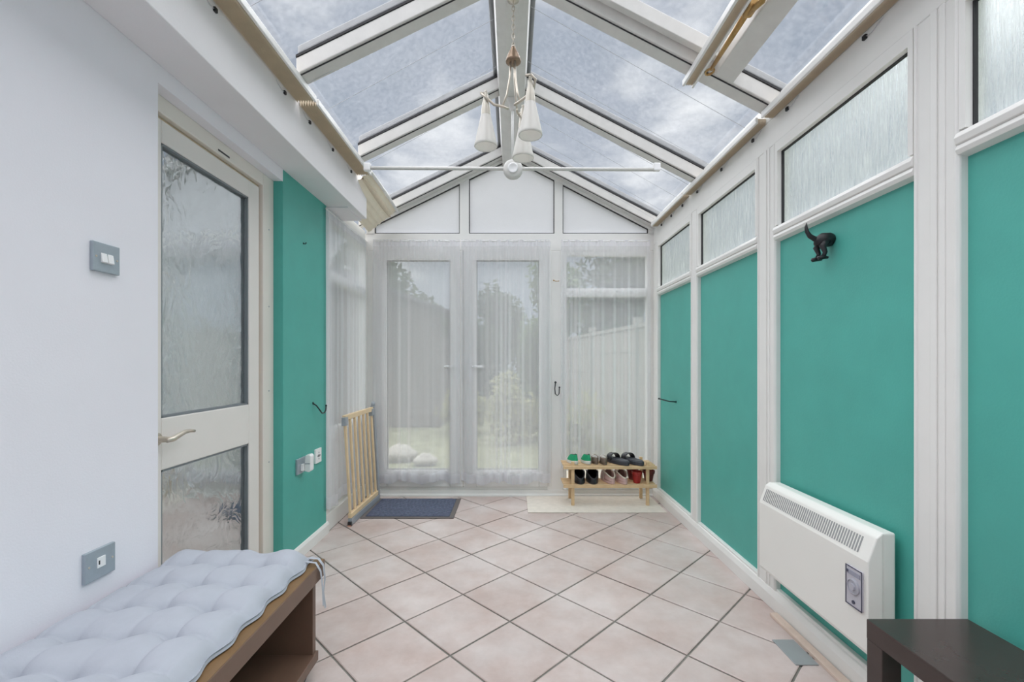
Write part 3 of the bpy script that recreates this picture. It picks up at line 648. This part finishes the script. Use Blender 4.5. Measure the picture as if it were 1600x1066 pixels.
BX(hx0-.0078, hx0-.005, 1.455, 1.509, .448, .462).build('timer_window', mat('timer_window_grey', srgb(150, 152, 168), .2), tm)
MB().lathe([(.006, 0), (.006, .003)], (hx0-.006, 1.482, .362), 12, Matrix.Rotation(-PI/2, 4, 'Y')).build('knob', DG, tm)
MB().lathe([(.005, 0), (.005, .003)], (hx0-.006, 1.508, .456), 12, Matrix.Rotation(-PI/2, 4, 'Y')).build('knob', DG, tm)

# batten and metal plate on the floor by the heater
o = BX(1.172, 1.207, 1.0, 2.05, .0, .014).build('timber_batten', mat('raw_pale_timber', srgb(214, 194, 180), .6, var=.06, scale=14), bevel=.002); tag(o, 'raw pale timber batten lying along the skirting under the heater', 'batten')
o = BX(1.077, 1.165, 1.71, 1.866, .0, .004).build('metal_plate', mat('dull_grey_plate', srgb(158, 164, 166), .4, metal=.25, var=.05), bevel=.001); tag(o, 'small dull grey plate lying on the floor tiles beside the batten', 'plate')

# ------------------------------------------------------------------ side table
st = thing('side_table', (1.077, .8, 0), 'glossy black brown table with square legs in front of the green panel', 'table')
tx0, tx1, ty0, ty1 = .94, 1.208, .38, 1.195
BX(tx0, tx1, ty0, ty1, .42, .4697).build('edge_band', TABLE, st, bevel=.0015)
BX(tx0+.001, tx1-.001, ty0+.001, ty1-.001, .4695, .4708).build('table_top', TABLE, st)
for x in (tx0, tx1-.05):
    for y in (ty0, ty1-.05): BX(x+.0005, x+.05, y, y+.0495, 0, .42).build('leg', TABLE, st, bevel=.0015)

# ------------------------------------------------------------------ bench and cushion
bx0, bx1, by0, by1, bz = -1.235, -.705, .55, 1.70, .41
be = thing('storage_bench', (-.97, 1.12, 0), 'brown wooden storage bench on castors under the tufted cushion', 'bench')
BX(bx0, bx1, by0, by1, .352, .4095).build('edge_band', BROWN, be, bevel=.003)
BX(bx0+.002, bx1-.002, by0+.002, by1-.002, .409, .411).build('bench_top', BROWNTOP, be)
BX(bx0+.03, bx1-.02, by1-.06, by1-.035, .07, .352).build('end_panel', BROWN, be, bevel=.002); BX(bx0+.03, bx1-.02, by0+.035, by0+.06, .07, .352).build('end_panel', BROWN, be, bevel=.002)
BX(bx0+.03, bx1-.012, by0+.03, by1-.03, .05, .085).build('lower_shelf', BROWN, be, bevel=.002); BX(bx0+.03, bx0+.045, by0+.06, by1-.06, .085, .352).build('back_panel', BROWN, be)
for x in (bx0+.08, bx1-.05):
    for y in (by0+.08, by1-.08):
        c = MB().lathe([(.022, -.01), (.024, -.006), (.024, .006), (.022, .01)], (x, y, .024), 16, Matrix.Rotation(PI/2, 4, 'Y')).build('castor', BLACK, be)
        BX(x-.014, x+.014, y-.012, y+.012, .03, .0502).build('castor_fork', GREYM, c)
cu = thing('bench_cushion', (-.98, 1.15, bz), 'blue grey tufted cotton seat cushion lying on the brown bench', 'cushion')
cx0, cx1, cy0, cy1 = -1.236, -.735, .60, 1.675
NX, NY = 4, 8
def i_(g): return round(g)
def ch(u, v, top):
    x = cx0+(cx1-cx0)*u; y = cy0+(cy1-cy0)*v
    ex = min(u, 1-u)*(cx1-cx0); ey = min(v, 1-v)*(cy1-cy0)
    edge = (1-math.exp(-ex/.022))*(1-math.exp(-ey/.022))
    gx, gy = u*NX, v*NY
    dx, dy = gx-round(gx), gy-round(gy)
    inx = 0.3 < gx < NX-.3; iny = .3 < gy < NY-.3
    h = .062
    dist = math.hypot(dx*.125, dy*.134)
    if inx and iny: h -= .034*math.exp(-dist/.022)
    # creases between the tufts
    if inx: h -= .011*math.exp(-abs(dx*.125)/.010)*(.6+.4*math.sin(7*y+2*i_(gx)))
    if iny: h -= .015*math.exp(-abs(dy*.134)/.012)
    h += .004*math.sin(17*x+9*y)+.003*math.sin(31*y-12*x)
    h += .018*math.exp(-((1-v)/.07)**2)*(.5+.5*math.sin(u*15+.6))   # rumpled far edge
    wob = .012*math.sin(v*NY*2*PI)*math.exp(-min(u, 1-u)/.04)
    x += wob*(-1 if u < .5 else 1)*.6*(0 if u < .5 else 1); y += .014*math.sin(u*NX*2*PI+.5)*math.exp(-min(v, 1-v)/.05)
    if top: return (x, y, bz+.004+max(.002, (h-.028)*edge+.026*edge))
    return (x, y, bz+.0022+.016*(1-edge))
mb = MB(); mb.grid(lambda u, v: ch(u, v, True), 96, 190); mb.grid(lambda u, v: ch(u, v, False), 48, 95)
mb.build('pad', CUSH, cu, smooth=True, recalc=False)
for i in range(1, NX):
    for j in range(1, NY):
        p = ch(i/NX, j/NY, True)
        MB().lathe([(.0, .003), (.004, .002), (.005, -.001)], p, 8, cap=False).build('tuft', CUSH, cu)
def tie(pts, w):
    M = MB(); P = [Vector(p) for p in pts]; vs = []
    for p in P: vs += [p+Vector((0, -w, 0)), p+Vector((0, w, 0))]
    return M.add(vs, [(2*i, 2*i+1, 2*i+3, 2*i+2) for i in range(len(P)-1)])
tie([(-.745, 1.66, bz+.02), (-.715, 1.665, bz+.016), (-.698, 1.668, bz-.01), (-.694, 1.672, bz-.06), (-.697, 1.665, bz-.11), (-.692, 1.672, bz-.17)], .007).build('tie', CUSH, cu, smooth=True, recalc=False)
tie([(-.745, 1.63, bz+.02), (-.712, 1.635, bz+.014), (-.697, 1.642, bz-.02), (-.695, 1.652, bz-.08), (-.690, 1.648, bz-.15)], .006).build('tie', CUSH, cu, smooth=True, recalc=False)

# ------------------------------------------------------------------ electrical plates
def plate(name, y0, y1, z0, z1, th, m, label, cat, x=XL):
    t = thing(name, (x, (y0+y1)/2, z0), label, cat)
    BX(x-.0002, x+th, y0, y1, z0, z1).build('plate', m, t, bevel=.002); return t
lt = plate('light_switch', 1.333, 1.424, 1.425, 1.513, .011, BRUSH, 'brushed steel double light switch with white rockers on the white wall', 'switch')
for k in range(2):
    y = 1.357+k*.022
    MB().prism([(XL+.011, 1.452), (XL+.0175, 1.455), (XL+.013, 1.482), (XL+.011, 1.482)], 'y', y, y+.0195).build('rocker', PLAS, lt, bevel=.001)
for y in (1.343, 1.414): MB().lathe([(.0035, 0), (.003, .0012)], (XL+.011, y, 1.469), 10, Matrix.Rotation(PI/2, 4, 'Y')).build('screw', NICKEL, lt)
fs_ = plate('fused_spur', 1.308, 1.408, .503, .592, .011, BRUSH, 'brushed steel fused spur plate with white insert above the bench', 'socket')
BX(XL+.01, XL+.0135, 1.345, 1.372, .535, .566).build('insert', PLAS, fs_, bevel=.001)
BX(XL+.0132, XL+.0145, 1.348, 1.352, .545, .557).build('fuse_mark', BLACK, fs_)
for y in (1.32, 1.397): MB().lathe([(.0035, 0), (.003, .0012)], (XL+.011, y, .548), 10, Matrix.Rotation(PI/2, 4, 'Y')).build('screw', NICKEL, fs_)
sk = plate('wall_socket', 2.60, 2.70, .50, .59, .012, BRUSH, 'grey steel wall socket with a plug in, on the green pier', 'socket')
BX(XL+.012, XL+.03, 2.635, 2.665, .515, .555).build('plug', PLAS, sk, bevel=.004)
pi = thing('plug_in_freshener', (XL+.05, 2.66, .505), 'white curved plug in air freshener standing out from the grey socket', 'air freshener')
MB().prism([(XL+.030, .512), (XL+.055, .505), (XL+.068, .515), (XL+.070, .60), (XL+.060, .612), (XL+.035, .606)], 'y', 2.645, 2.69).build('body', PLAS, pi, bevel=.006, seg=3)
BX(XL+.034, XL+.064, 2.643, 2.646, .555, .56).build('seam', GREYM, pi)
ts = plate('aerial_socket', 2.845, 2.93, .51, .60, .012, PLAS, 'white aerial socket plate on the green pier beside the curtain', 'socket')
for y, z in ((2.888, .575), (2.888, .535), (2.868, .555), (2.908, .555)): MB().lathe([(.005, 0), (.005, .0015)], (XL+.012, y, z), 10, Matrix.Rotation(PI/2, 4, 'Y')).build('socket_hole', GREYM, ts)
BX(XL+.0118, XL+.0135, 2.88, 2.896, .548, .562).build('socket_hole', BLACK, ts)

# ------------------------------------------------------------------ hooks
def hook(pts, r, label, name='tieback_hook', m=BLACK, ball=None):
    t = thing(name, pts[0], label, 'hook', None)
    MB().tube(pts, r, 8).build('hook_wire', m, t, smooth=True)
    b = pts[-1]; MB().lathe([(.0, -r*1.6), (r*1.3, -r), (r*1.7, 0), (r*1.3, r), (.0, r*1.6)], b, 10, cap=False).build('ball_tip', m, t, smooth=True)
    MB().lathe([(r*2.2, 0), (r*2.2, .003), (r*1.2, .005)], pts[0], 10, Matrix.Rotation(PI/2, 4, 'Y') if abs(pts[0][0]) > 1.15 else Matrix.Rotation(PI/2, 4, 'X')).build('rose', m, t)
hook([(XL, 2.83, .895), (XL+.02, 2.835, .88), (XL+.035, 2.85, .85), (XL+.035, 2.88, .828), (XL+.035, 2.915, .825), (XL+.035, 2.94, .84), (XL+.035, 2.945, .87)], .004, 'black curved tieback hook on the green pier above the sockets')
yb = YB-.013
hook([(.375, yb, .98), (.372, yb-.02, .97), (.366, yb-.03, .93), (.370, yb-.03, .885), (.388, yb-.03, .868), (.403, yb-.03, .885), (.406, yb-.03, .94)], .0045, 'black U shaped tieback hook on the white post beside the french doors')
hook([(XR+.022, 3.42, .853), (XR-.03, 3.42, .856), (XR-.075, 3.425, .868), (XR-.10, 3.45, .875)], .0045, 'black straight tieback hook on the green panel by the shoe rack')
hook([(.36, yb, 1.86), (.362, yb-.02, 1.855), (.375, yb-.03, 1.848), (.40, yb-.03, 1.85)], .003, 'small brass cup hook high on the white post', 'cup_hook', BRASS)
hook([(XL, 2.70, 1.865), (XL+.014, 2.70, 1.862), (XL+.016, 2.70, 1.868)], .0025, 'tiny dark screw high on the green pier', 'wall_screw')
# dog rear end hook: tail up, two hind legs
dgx = XR+.022
dg = thing('dog_tail_hook', (dgx, 1.74, 1.60), 'black dog rear shaped wall hook with curled tail on the green panel', 'hook')
def rings(pts, rad, n=12): return MB().tube(pts, rad, n)
rings([(dgx, 1.758, 1.628), (dgx-.014, 1.758, 1.63), (dgx-.034, 1.758, 1.63), (dgx-.052, 1.759, 1.622), (dgx-.062, 1.760, 1.61)], [.024, .028, .027, .021, .008]).build('rump', BLACK, dg, smooth=True)
rings([(dgx-.045, 1.759, 1.632), (dgx-.065, 1.760, 1.634), (dgx-.083, 1.761, 1.645), (dgx-.094, 1.762, 1.663), (dgx-.097, 1.762, 1.682), (dgx-.095, 1.762, 1.697)], [.011, .010, .009, .0075, .0055, .001], 10).build('tail', BLACK, dg, smooth=True)
for dy in (-.017, .019):
    rings([(dgx-.030, 1.759+dy*.6, 1.622), (dgx-.046, 1.759+dy, 1.600), (dgx-.036, 1.759+dy, 1.578), (dgx-.044, 1.759+dy, 1.560)], [.018, .012, .008, .008], 10).build('hind_leg', BLACK, dg, smooth=True)
    rings([(dgx-.026, 1.759+dy, 1.557), (dgx-.045, 1.759+dy, 1.559), (dgx-.062, 1.759+dy, 1.555), (dgx-.066, 1.759+dy, 1.553)], [.005, .009, .008, .003], 10).build('paw', BLACK, dg, smooth=True)

# ------------------------------------------------------------------ doormat and beige mat
dm = thing('doormat', (-.78, 3.56, 0), 'dark blue grey ribbed doormat with rubber border by the gate', 'doormat')
BX(-1.12, -.43, 3.32, 3.80, .0, .006).build('rubber_border', MATB, dm, bevel=.002)
BX(-1.09, -.465, 3.35, 3.77, .0055, .010).build('pile', MATP, dm, bevel=.001)
rb = MB()
k = 0
y = 3.36
while y < 3.765:
    x = -1.08+(.0 if k % 2 else .03)
    while x < -.48:
        rb.prism([(x, y), (x+.03, y+.006), (x+.045, y+.014), (x+.015, y+.008)], 'z', .0098, .0125); x += .06
    y += .019; k += 1
rib = rb.build('ribs', MATR, dm); rib['kind'] = 'stuff'
bm_ = BX(.122, 1.185, 3.445, YB-.035, .0, .007).build('beige_mat', BEIGE, bevel=.002); tag(bm_, 'plain beige fabric mat under the shoe rack', 'mat')

# ------------------------------------------------------------------ shoe rack
sr = thing('shoe_rack', (.785, 3.72, 0), 'two tier slatted pine shoe rack on the beige mat', 'shoe rack')
RX0, RX1, RY0, RY1 = .41, 1.155, 3.60, 3.815
for x in (.476, 1.075):
    for y, n in ((RY0+.004, 0), (RY1-.024, 0)):
        BX(x, x+.024, y, y+.022, .007, .356).build('leg', WOOD, sr, bevel=.002)
for z in (.178, .327):
    for x in (.452, 1.10): BX(x, x+.022, RY0, RY1, z-.034, z-.012).build('cross_bar', WOOD, sr, bevel=.002)
    for k in range(6):
        y = RY0-.008+k*.0385
        if k == 0: BX(RX0, RX1, y-.006, y+.010, z-.026, z).build('slat', WOOD, sr, bevel=.002)
        else: BX(RX0, RX1, y+.003, y+.021, z-.008, z).build('slat', WOOD, sr, bevel=.002)

# shoes
def outline(L, W, n=28, toe=1.0):
    pts = []
    for k in range(n):
        a = 2*PI*k/n; y = math.sin(a); x = math.cos(a)
        wd = W/2*(1+.12*y-.10*(1-abs(y))*1.0)
        pts.append((x*wd*(1 if y < 0 else toe), y*L/2))
    return pts
def extr(poly, z0, z1, inset=.0, M=None):
    m = MB(); n = len(poly); f = lambda s: [(p[0]*s, p[1]*s) for p in poly]
    lay = [(f(.97), z0), (f(1.0), z0+(z1-z0)*.25), (f(1.0), z0+(z1-z0)*.8), (f(.96), z1)]
    vs = [(p[0], p[1], z) for P, z in lay for p in P]
    fs = [tuple(range(n))[::-1], tuple(range(3*n, 4*n))]+[(l*n+i, l*n+(i+1) % n, (l+1)*n+(i+1) % n, (l+1)*n+i) for l in range(3) for i in range(n)]
    return m.add(vs, fs)
def place(t, x, y, z, rz): t.location = (x, y, z); t.rotation_euler = (0, 0, rz)
def shell(L, W, y0, y1, h0, h1, z0, thick=.004):
    """vamp arch from y0 (opening) to y1 (toe)"""
    def P(u, v):
        y = y0+(y1-y0)*v; yy = max(-.999, min(.999, y/(L/2)))
        wd = W/2*math.sqrt(max(0, 1-yy*yy))*(1+.12*yy-.10*(1-abs(yy)))*.98
        h = h0+(h1-h0)*v; h *= (1-max(0, v-.55)**2*4.8) if v > .55 else 1
        a = PI*u
        return (wd*math.cos(a), y, z0+max(.004, h)*math.sin(a)**.7)
    return MB().grid(P, 16, 12)
def clog(name, L, W, up, lin, sole, label, cat='clog', group=None, heel=.022, vamp=.088):
    t = thing(name, (0, 0, 0), label, cat, group); ol = outline(L, W)
    extr(ol, 0, .024).build('sole', sole, t, smooth=False, bevel=.003)
    extr([(p[0]*.86, p[1]*.86) for p in ol], .0235, .0275).build('insole', lin, t)
    s = shell(L, W, -.005, L*.49, vamp, vamp*.75, .02).build('vamp', up, t, smooth=True); sm = s.modifiers.new('solid', 'SOLIDIFY'); sm.thickness = .005
    def rim(u, v):
        a = PI+PI*(u*1.16-.08); y = math.sin(a); x = math.cos(a)
        wd = W/2*(1+.12*y-.10*(1-abs(y))); hh = heel+(vamp*.72-heel)*abs(math.cos(a))**2.2
        return (x*wd*(.99-.06*v), y*L/2*(.99-.05*v), .02+hh*v)
    r = MB().grid(rim, 24, 4).build('heel_rim', up, t, smooth=True); sm = r.modifiers.new('solid', 'SOLIDIFY'); sm.thickness = .006
    def col(u, v):
        p = rim(u, 1); q = 2*PI*v; return (p[0]*(1+.0)+.005*math.cos(q)*(1 if p[0] > 0 else -1), p[1]+.003*math.sin(q), p[2]+.005*math.sin(q))
    MB().grid(col, 24, 8).build('collar', lin if lin is FLEECE else up, t, smooth=True)
    def vr(u, v):
        a = PI*u; q = 2*PI*v; wd = W/2*.9*.98; return (wd*math.cos(a)+.004*math.cos(q)*math.cos(a), -.005+.005*math.sin(q), .02+vamp*math.sin(a)**.7+.004*math.cos(q))
    MB().grid(vr, 16, 8).build('opening_trim', lin if lin is FLEECE else up, t, smooth=True)
    return t
z1, z2 = .179, .328
t = clog('black_clog', .232, .108, SHOEB, SHOEB, SHOEB, 'black foam clog on the lower shelf beside the rack leg', group='black clogs'); place(t, .545, 3.70, z1, .06)
t = clog('black_clog', .232, .108, SHOEB, SHOEB, SHOEB, 'black foam clog on the lower shelf between its pair and the pink clogs', group='black clogs'); place(t, .658, 3.70, z1, -.05)
t = clog('fleece_clog', .232, .094, PINK, FLEECE, PINK, 'pale pink fleece lined clog on the lower shelf next to the black clogs', group='pink fleece clogs', heel=.032); place(t, .788, 3.70, z1, .16)
t = clog('fleece_clog', .232, .094, PINK, FLEECE, PINK, 'pale pink fleece lined clog on the lower shelf next to the red pots', group='pink fleece clogs', heel=.032); place(t, .89, 3.695, z1, .12)
def slide(label):
    t = thing('black_slide_sandal', (0, 0, 0), label, 'sandal', 'black slide sandals'); ol = outline(.25, .104)
    extr(ol, 0, .034).build('sole', SHOEG, t, bevel=.004); extr([(p[0]*.9, p[1]*.92) for p in ol], .0335, .037).build('footbed', SHOEG, t)
    def st_(u, v):
        a = PI*u; y = .02+.055*v+.01*math.sin(a); return (.052*math.cos(a)*1.02, y, .026+.055*math.sin(a)**.75*(1-.12*v))
    s = MB().grid(st_, 18, 5).build('strap', SHOEB, t, smooth=True); sm = s.modifiers.new('solid', 'SOLIDIFY'); sm.thickness = .006
    MB().tube([(0, .115, .036), (0, .095, .055), (0, .07, .076)], .005, 8).build('toe_post', SHOEB, t, smooth=True)
    return t
t = slide('black slide sandal on the top shelf, the one nearer the small taupe shoes'); place(t, .865, 3.69, z2, .55)
t = slide('black slide sandal on the top shelf, the one nearer the green wall'); place(t, .985, 3.69, z2, .5)
def sneaker(label):
    t = thing('toddler_sneaker', (0, 0, 0), label, 'shoe', 'green toddler sneakers'); ol = outline(.145, .07)
    extr(ol, 0, .030).build('sole', SWHITE, t, bevel=.003)
    def up(u, v):
        a = 2*PI*u; y = math.sin(a); x = math.cos(a); k = 1-.36*v
        hz = .05 if y < 0 else .05-.022*y
        return (x*.033*k*(1+.1*y), y*.069*(1-.28*v)-.010*v, .026+hz*v**.8)
    MB().grid(up, 24, 6).build('upper', SGREEN, t, smooth=True)
    extr([(p[0]*.42, p[1]*.42-.02) for p in ol], .066, .071).build('opening', SHOEB, t)
    def tc_(u, v):
        a = PI*u; y = .026+.044*v; return (.034*math.cos(a)*(1-.55*v*v), y, .027+.032*math.sin(a)*(1-.6*v))
    MB().grid(tc_, 12, 6).build('toe_cap', SWHITE, t, smooth=True)
    for k in range(3): BX(-.014, .014, .0+.012*k, .005+.012*k, .064-.006*k, .069-.006*k).build('lace', SWHITE, t, bevel=.001)
    return t
t = sneaker('bright green and white toddler sneaker at the end of the top shelf'); place(t, .497, 3.70, z2, .42)
t = sneaker('bright green and white toddler sneaker next to the taupe toddler shoes'); place(t, .608, 3.70, z2, .25)
def jelly(label):
    t = thing('toddler_jelly_shoe', (0, 0, 0), label, 'shoe', 'taupe toddler shoes'); ol = outline(.135, .06)
    extr(ol, 0, .014).build('sole', TAUPE, t, bevel=.002)
    shell(.135, .06, .0, .066, .036, .03, .012).build('toe', JELLY, t, smooth=True)
    def rim(u, v):
        a = PI+PI*u; return (math.cos(a)*.029, math.sin(a)*.066, .012+.045*v)
    r = MB().grid(rim, 16, 3).build('heel', TAUPE, t, smooth=True); sm = r.modifiers.new('solid', 'SOLIDIFY'); sm.thickness = .003
    MB().tube([(-.029, -.01, .04), (-.018, .0, .062), (0, .004, .07), (.018, .0, .062), (.029, -.01, .04)], .004, 8).build('strap', JELLY, t, smooth=True)
    return t
t = jelly('small taupe and clear toddler shoe next to the green sneakers'); place(t, .678, 3.70, z2, .1)
t = jelly('small taupe and clear toddler shoe next to the black slide sandals'); place(t, .745, 3.68, z2, .05)
def pot(name, r0, r1, h, m, label, x, y, z):
    t = thing(name, (x, y, z), label, 'plant pot')
    MB().lathe([(.0, .0), (r0, .0), (r0+(r1-r0)*.72, h*.72), (r1*1.04, h*.74), (r1*1.10, h), (r1*1.02, h), (r1*.96, h*.8), (r0*.9, .012), (.0, .012)], (x, y, z), 24, cap=False).build('pot', m, t, smooth=False)
    for k in range(8):
        a = k*PI/4; c, s = math.cos(a), math.sin(a)
        MB().tube([(x+c*(r0+.001), y+s*(r0+.001), z+.004), (x+c*(r0+(r1-r0)*.7+.001), y+s*(r0+(r1-r0)*.7+.001), z+h*.7)], .002, 5).build('rib', m, t)
    MB().lathe([(.0, h*.62), (r1*.9, h*.62)], (x, y, z), 20, cap=False).build('soil', SOIL, t)
pot('plant_pot', .026, .038, .092, REDP, 'small bright red plastic plant pot in front on the lower shelf', 1.012, 3.652, z1)
pot('plant_pot', .03, .046, .085, DREDP, 'dark red plastic plant pot at the back between the clogs and the red pot', 1.005, 3.758, z1)
pot('plant_pot', .03, .046, .085, DREDP, 'dark red plastic plant pot at the end by the green wall', 1.126, 3.712, z1)

# ------------------------------------------------------------------ wooden safety gate leaning against the side curtain
gt = thing('wooden_gate', (-1.16, 3.45, 0), 'pale wooden stair gate with grey hardware leaning by the side curtain', 'gate')
def G(s, h, d=0):   # s along gate 0..1, h height
    y = 3.175+s*.575
    x = -1.14+.02*s-.045*h/.77-d*1.0
    return Vector((x, y, h))
def gbar(s0, h0, s1, h1, wy, wx, name, m, par=gt, bv=.003):
    p, q = G(s0, h0), G(s1, h1); M = MB(); ax = (q-p).normalized()
    if abs(ax.z) > .5: a = Vector((0, 1, 0)); b = Vector((1, 0, 0))
    else: a = Vector((0, 0, 1)); b = Vector((1, 0, 0))
    vs = [P0+a*sa*wy/2+b*sb*wx/2 for P0 in (p, q) for sa in (-1, 1) for sb in (-1, 1)]
    return M.add(vs, [(0, 1, 3, 2), (4, 6, 7, 5), (0, 4, 5, 1), (2, 3, 7, 6), (0, 2, 6, 4), (1, 5, 7, 3)]).build(name, m, par, bevel=bv)
gbar(.0, .76, .98, .765, .035, .026, 'top_rail', GATEW); gbar(.0, .07, 1.0, .07, .035, .026, 'bottom_rail', GATEW)
for k in range(7): gbar(.025+k*.155, .085, .025+k*.155, .745, .022, .016, 'baluster', GATEW)
gbar(.0, .028, 1.04, .028, .045, .03, 'foot_bar', GREYM); gbar(1.03, .01, 1.03, .79, .035, .03, 'hinge_post', GREYM)
gbar(-.02, .735, .06, .735, .06, .03, 'corner_cap', GREYM); gbar(.92, .74, 1.02, .745, .055, .034, 'latch', GREYM)
p = G(1.06, .80); MB().lathe([(.0, -.012), (.022, -.012), (.026, 0), (.022, .012), (.0, .012)], p, 16, Matrix.Rotation(PI/2, 4, 'Y'), cap=False).build('adjuster_knob', GREYM, gt, smooth=True)
MB().tube([G(1.0, .785), p], .006, 8).build('adjuster_bolt', GREYM, gt)
p = G(-.005, .012); BX(p.x-.014, p.x+.014, p.y-.012, p.y+.012, .0, .03).build('rubber_foot', BLACK, gt, bevel=.003); BX(p.x-.012, p.x+.012, p.y-.0125, p.y+.010, .0, .008).build('foot_pad', mat('orange_pad', srgb(196, 140, 116), .6), gt)

# ------------------------------------------------------------------ garden
ZG = -.2
lawn = BX(-30, 30, -12, 60, ZG-.2, ZG).build('lawn', GRASS); struct(lawn, 'lawn outside the conservatory')
pt = BX(-3, 1.9, YB+.1, 5.6, ZG, ZG+.03).build('patio', PATIO); struct(pt, 'pale patio slabs outside the french doors')
fe = thing('garden_fence', (1.35, 7, ZG), 'grey timber panel fence with posts running down the garden', 'fence')
A, B = Vector((1.95, 4.2)), Vector((.80, 11.2)); D = (B-A); LN = D.length; D.normalize(); ang = math.atan2(D.y, D.x)
nP = 4
for k in range(nP+1):
    c = A+D*(LN*k/nP); M = Matrix.Translation((c.x, c.y, ZG)) @ Matrix.Rotation(ang, 4, 'Z')
    MB().box(-.05, .05, -.05, .05, 0, 1.95, M).build('fence_post', FPOST, fe)
    if k == nP: break
    for j in range(11):
        MB().box(.05, LN/nP-.05, -.012+(j % 2)*.006, .012+(j % 2)*.006, .10+j*.155, .10+j*.155+.165, M).build('board', FENCE, fe)
    MB().box(.05, LN/nP-.05, -.03, .03, 1.81, 1.86, M).build('capping_rail', FENCE, fe)
sh = thing('garden_shed', (-3.4, 10.5, ZG), 'dark timber garden shed with sloping felt roof beyond the lawn', 'shed')
BX(-5.2, -1.5, 9.4, 11.6, ZG, 1.75).build('shed_wall', SHED, sh)
for k in range(10): BX(-5.2, -1.5, 9.375, 9.402, ZG+.03+k*.195, ZG+.03+k*.195+.18).build('board', SHED, sh)
MB().prism([(-5.5, 2.75), (-3.6, 3.1), (-1.25, 2.22), (-1.25, 2.14), (-3.6, 3.0), (-5.5, 2.65)], 'y', 9.2, 11.8).build('roof', ROOFM, sh)
MB().prism([(-5.2, 1.75), (-1.5, 1.75), (-1.5, 2.2), (-3.6, 2.98), (-5.2, 2.68)], 'y', 9.41, 9.5).build('gable', SHED, sh)
def tree(name, x, y, h, rx, rz, m, n, label, cat, group, seed, size=.16, stem=True, zc=None):
    r = random.Random(seed); t = thing(name, (x, y, ZG), label, cat, group); mb = MB()
    zc = zc if zc is not None else ZG+h-rz
    lumps = [(r.uniform(-.55, .55)*rx, r.uniform(-.55, .55)*rx, r.uniform(-.6, .6)*rz, r.uniform(.4, .65)) for _ in range(9)]
    for _ in range(n):
        L = r.choice(lumps); v = Vector((r.gauss(0, 1), r.gauss(0, 1), r.gauss(0, 1))).normalized()*(r.random()**.4)
        p = Vector((x+L[0]+v.x*rx*L[3], y+L[1]+v.y*rx*L[3], zc+L[2]*1.0+v.z*rz*L[3]))
        if p.z < ZG+.02: continue
        a = Vector((r.gauss(0, 1), r.gauss(0, 1), r.gauss(0, 1))).normalized(); b = a.orthogonal().normalized(); s = size*r.uniform(.6, 1.2)
        mb.add([p-a*s*.5, p+b*s*.26, p+a*s*.5, p-b*s*.26], [(0, 1, 2, 3)])
    mb.build('foliage', m, t, recalc=False)
    if stem:
        tr = MB().tube([(x, y, ZG), (x+.03, y, ZG+h*.35), (x-.03, y+.02, zc)], [.05*h/2.5, .04*h/2.5, .015*h/2.5], 8).build('trunk', BARK, t)
        for k in range(4):
            a = k*1.6+seed; MB().tube([(x, y, zc-rz*.5), (x+math.cos(a)*rx*.5, y+math.sin(a)*rx*.5, zc+rz*.3)], [.02, .008], 6).build('branch', BARK, tr)
G1 = 'trees at the end of the garden'
tree('evergreen_tree', -3.9, 14.0, 5.1, 1.5, 1.9, LEAF_D, 3500, 'tall dark evergreen tree rising behind the shed roof', 'tree', G1, 1, .26)
tree('evergreen_tree', -3.4, 17.6, 4.3, 1.2, 1.8, LEAF_D, 3200, 'lower dark evergreen tree between the shed and the middle of the garden', 'tree', G1, 2, .26)
tree('evergreen_tree', -.4, 17.6, 4.3, 1.2, 1.9, LEAF_D, 3000, 'dark rounded tree in the middle of the garden end', 'tree', G1, 3, .26)
tree('broadleaf_tree', 1.5, 14.6, 5.0, .95, 1.9, LEAF_M, 3000, 'tall loose broadleaf tree behind the fence end', 'tree', G1, 4, .24)
tree('broadleaf_tree', 2.5, 10.6, 4.2, 1.1, 1.7, LEAF_D, 3200, 'dark broadleaf tree standing behind the garden fence', 'tree', G1, 5, .24)
tree('broadleaf_tree', 5.2, 9.0, 3.9, 1.0, 1.6, LEAF_M, 2600, 'mid green tree over the fence near the house side', 'tree', G1, 6, .24)
for k, (hx, hw) in enumerate(((-.78, 1.0), (.68, 1.0))):
    tree('clipped_hedge', hx, 12.7, 2.5, .6, 1.3, LEAF_M if k else LEAF_D, 2600, ('dark hedge bush beside the shed', 'green hedge bush at the end of the fence')[k], 'hedge', None, 20+k, .18, False)
tree('pale_shrub', .12, 7.6, 1.25, .5, .66, LEAF_Y, 1500, 'pale yellow green shrub on the lawn beyond the french doors', 'shrub', None, 31, .12)
tree('pale_shrub', .95, 6.3, .9, .38, .5, LEAF_Y, 900, 'pale shrub growing at the foot of the fence', 'shrub', None, 32, .10)
tree('pale_shrub', -.95, 8.4, .9, .6, .4, LEAF_Y, 900, 'low pale shrub in front of the shed', 'shrub', None, 33, .12)
tree('side_bush', 3.3, 3.5, 2.95, .75, 1.3, LEAF_M, 2600, 'rounded bush outside the obscured side windows', 'bush', None, 34, .14)
tree('side_bush', 2.6, 5.6, 2.4, .7, 1.1, LEAF_M, 2000, 'bush outside the side wall near the shoe rack end', 'bush', None, 35, .14)
def rock(x, y, r, label):
    rr = random.Random(int(x*100)); mb = MB()
    def P(u, v):
        a = 2*PI*u; b = PI*v; k = r*(1+.12*math.sin(3*a+2)+.08*math.sin(5*b)); return (x+k*math.cos(a)*math.sin(b), y+k*.8*math.sin(a)*math.sin(b), ZG+r*.42+k*.55*math.cos(b))
    tag(mb.grid(P, 16, 10).build('garden_stone', STONE, smooth=True), label, 'stone')
rock(-1.55, 6.2, .22, 'pale rounded garden stone on the lawn, larger of two'); rock(-1.15, 5.95, .15, 'pale rounded garden stone on the lawn, smaller of two')
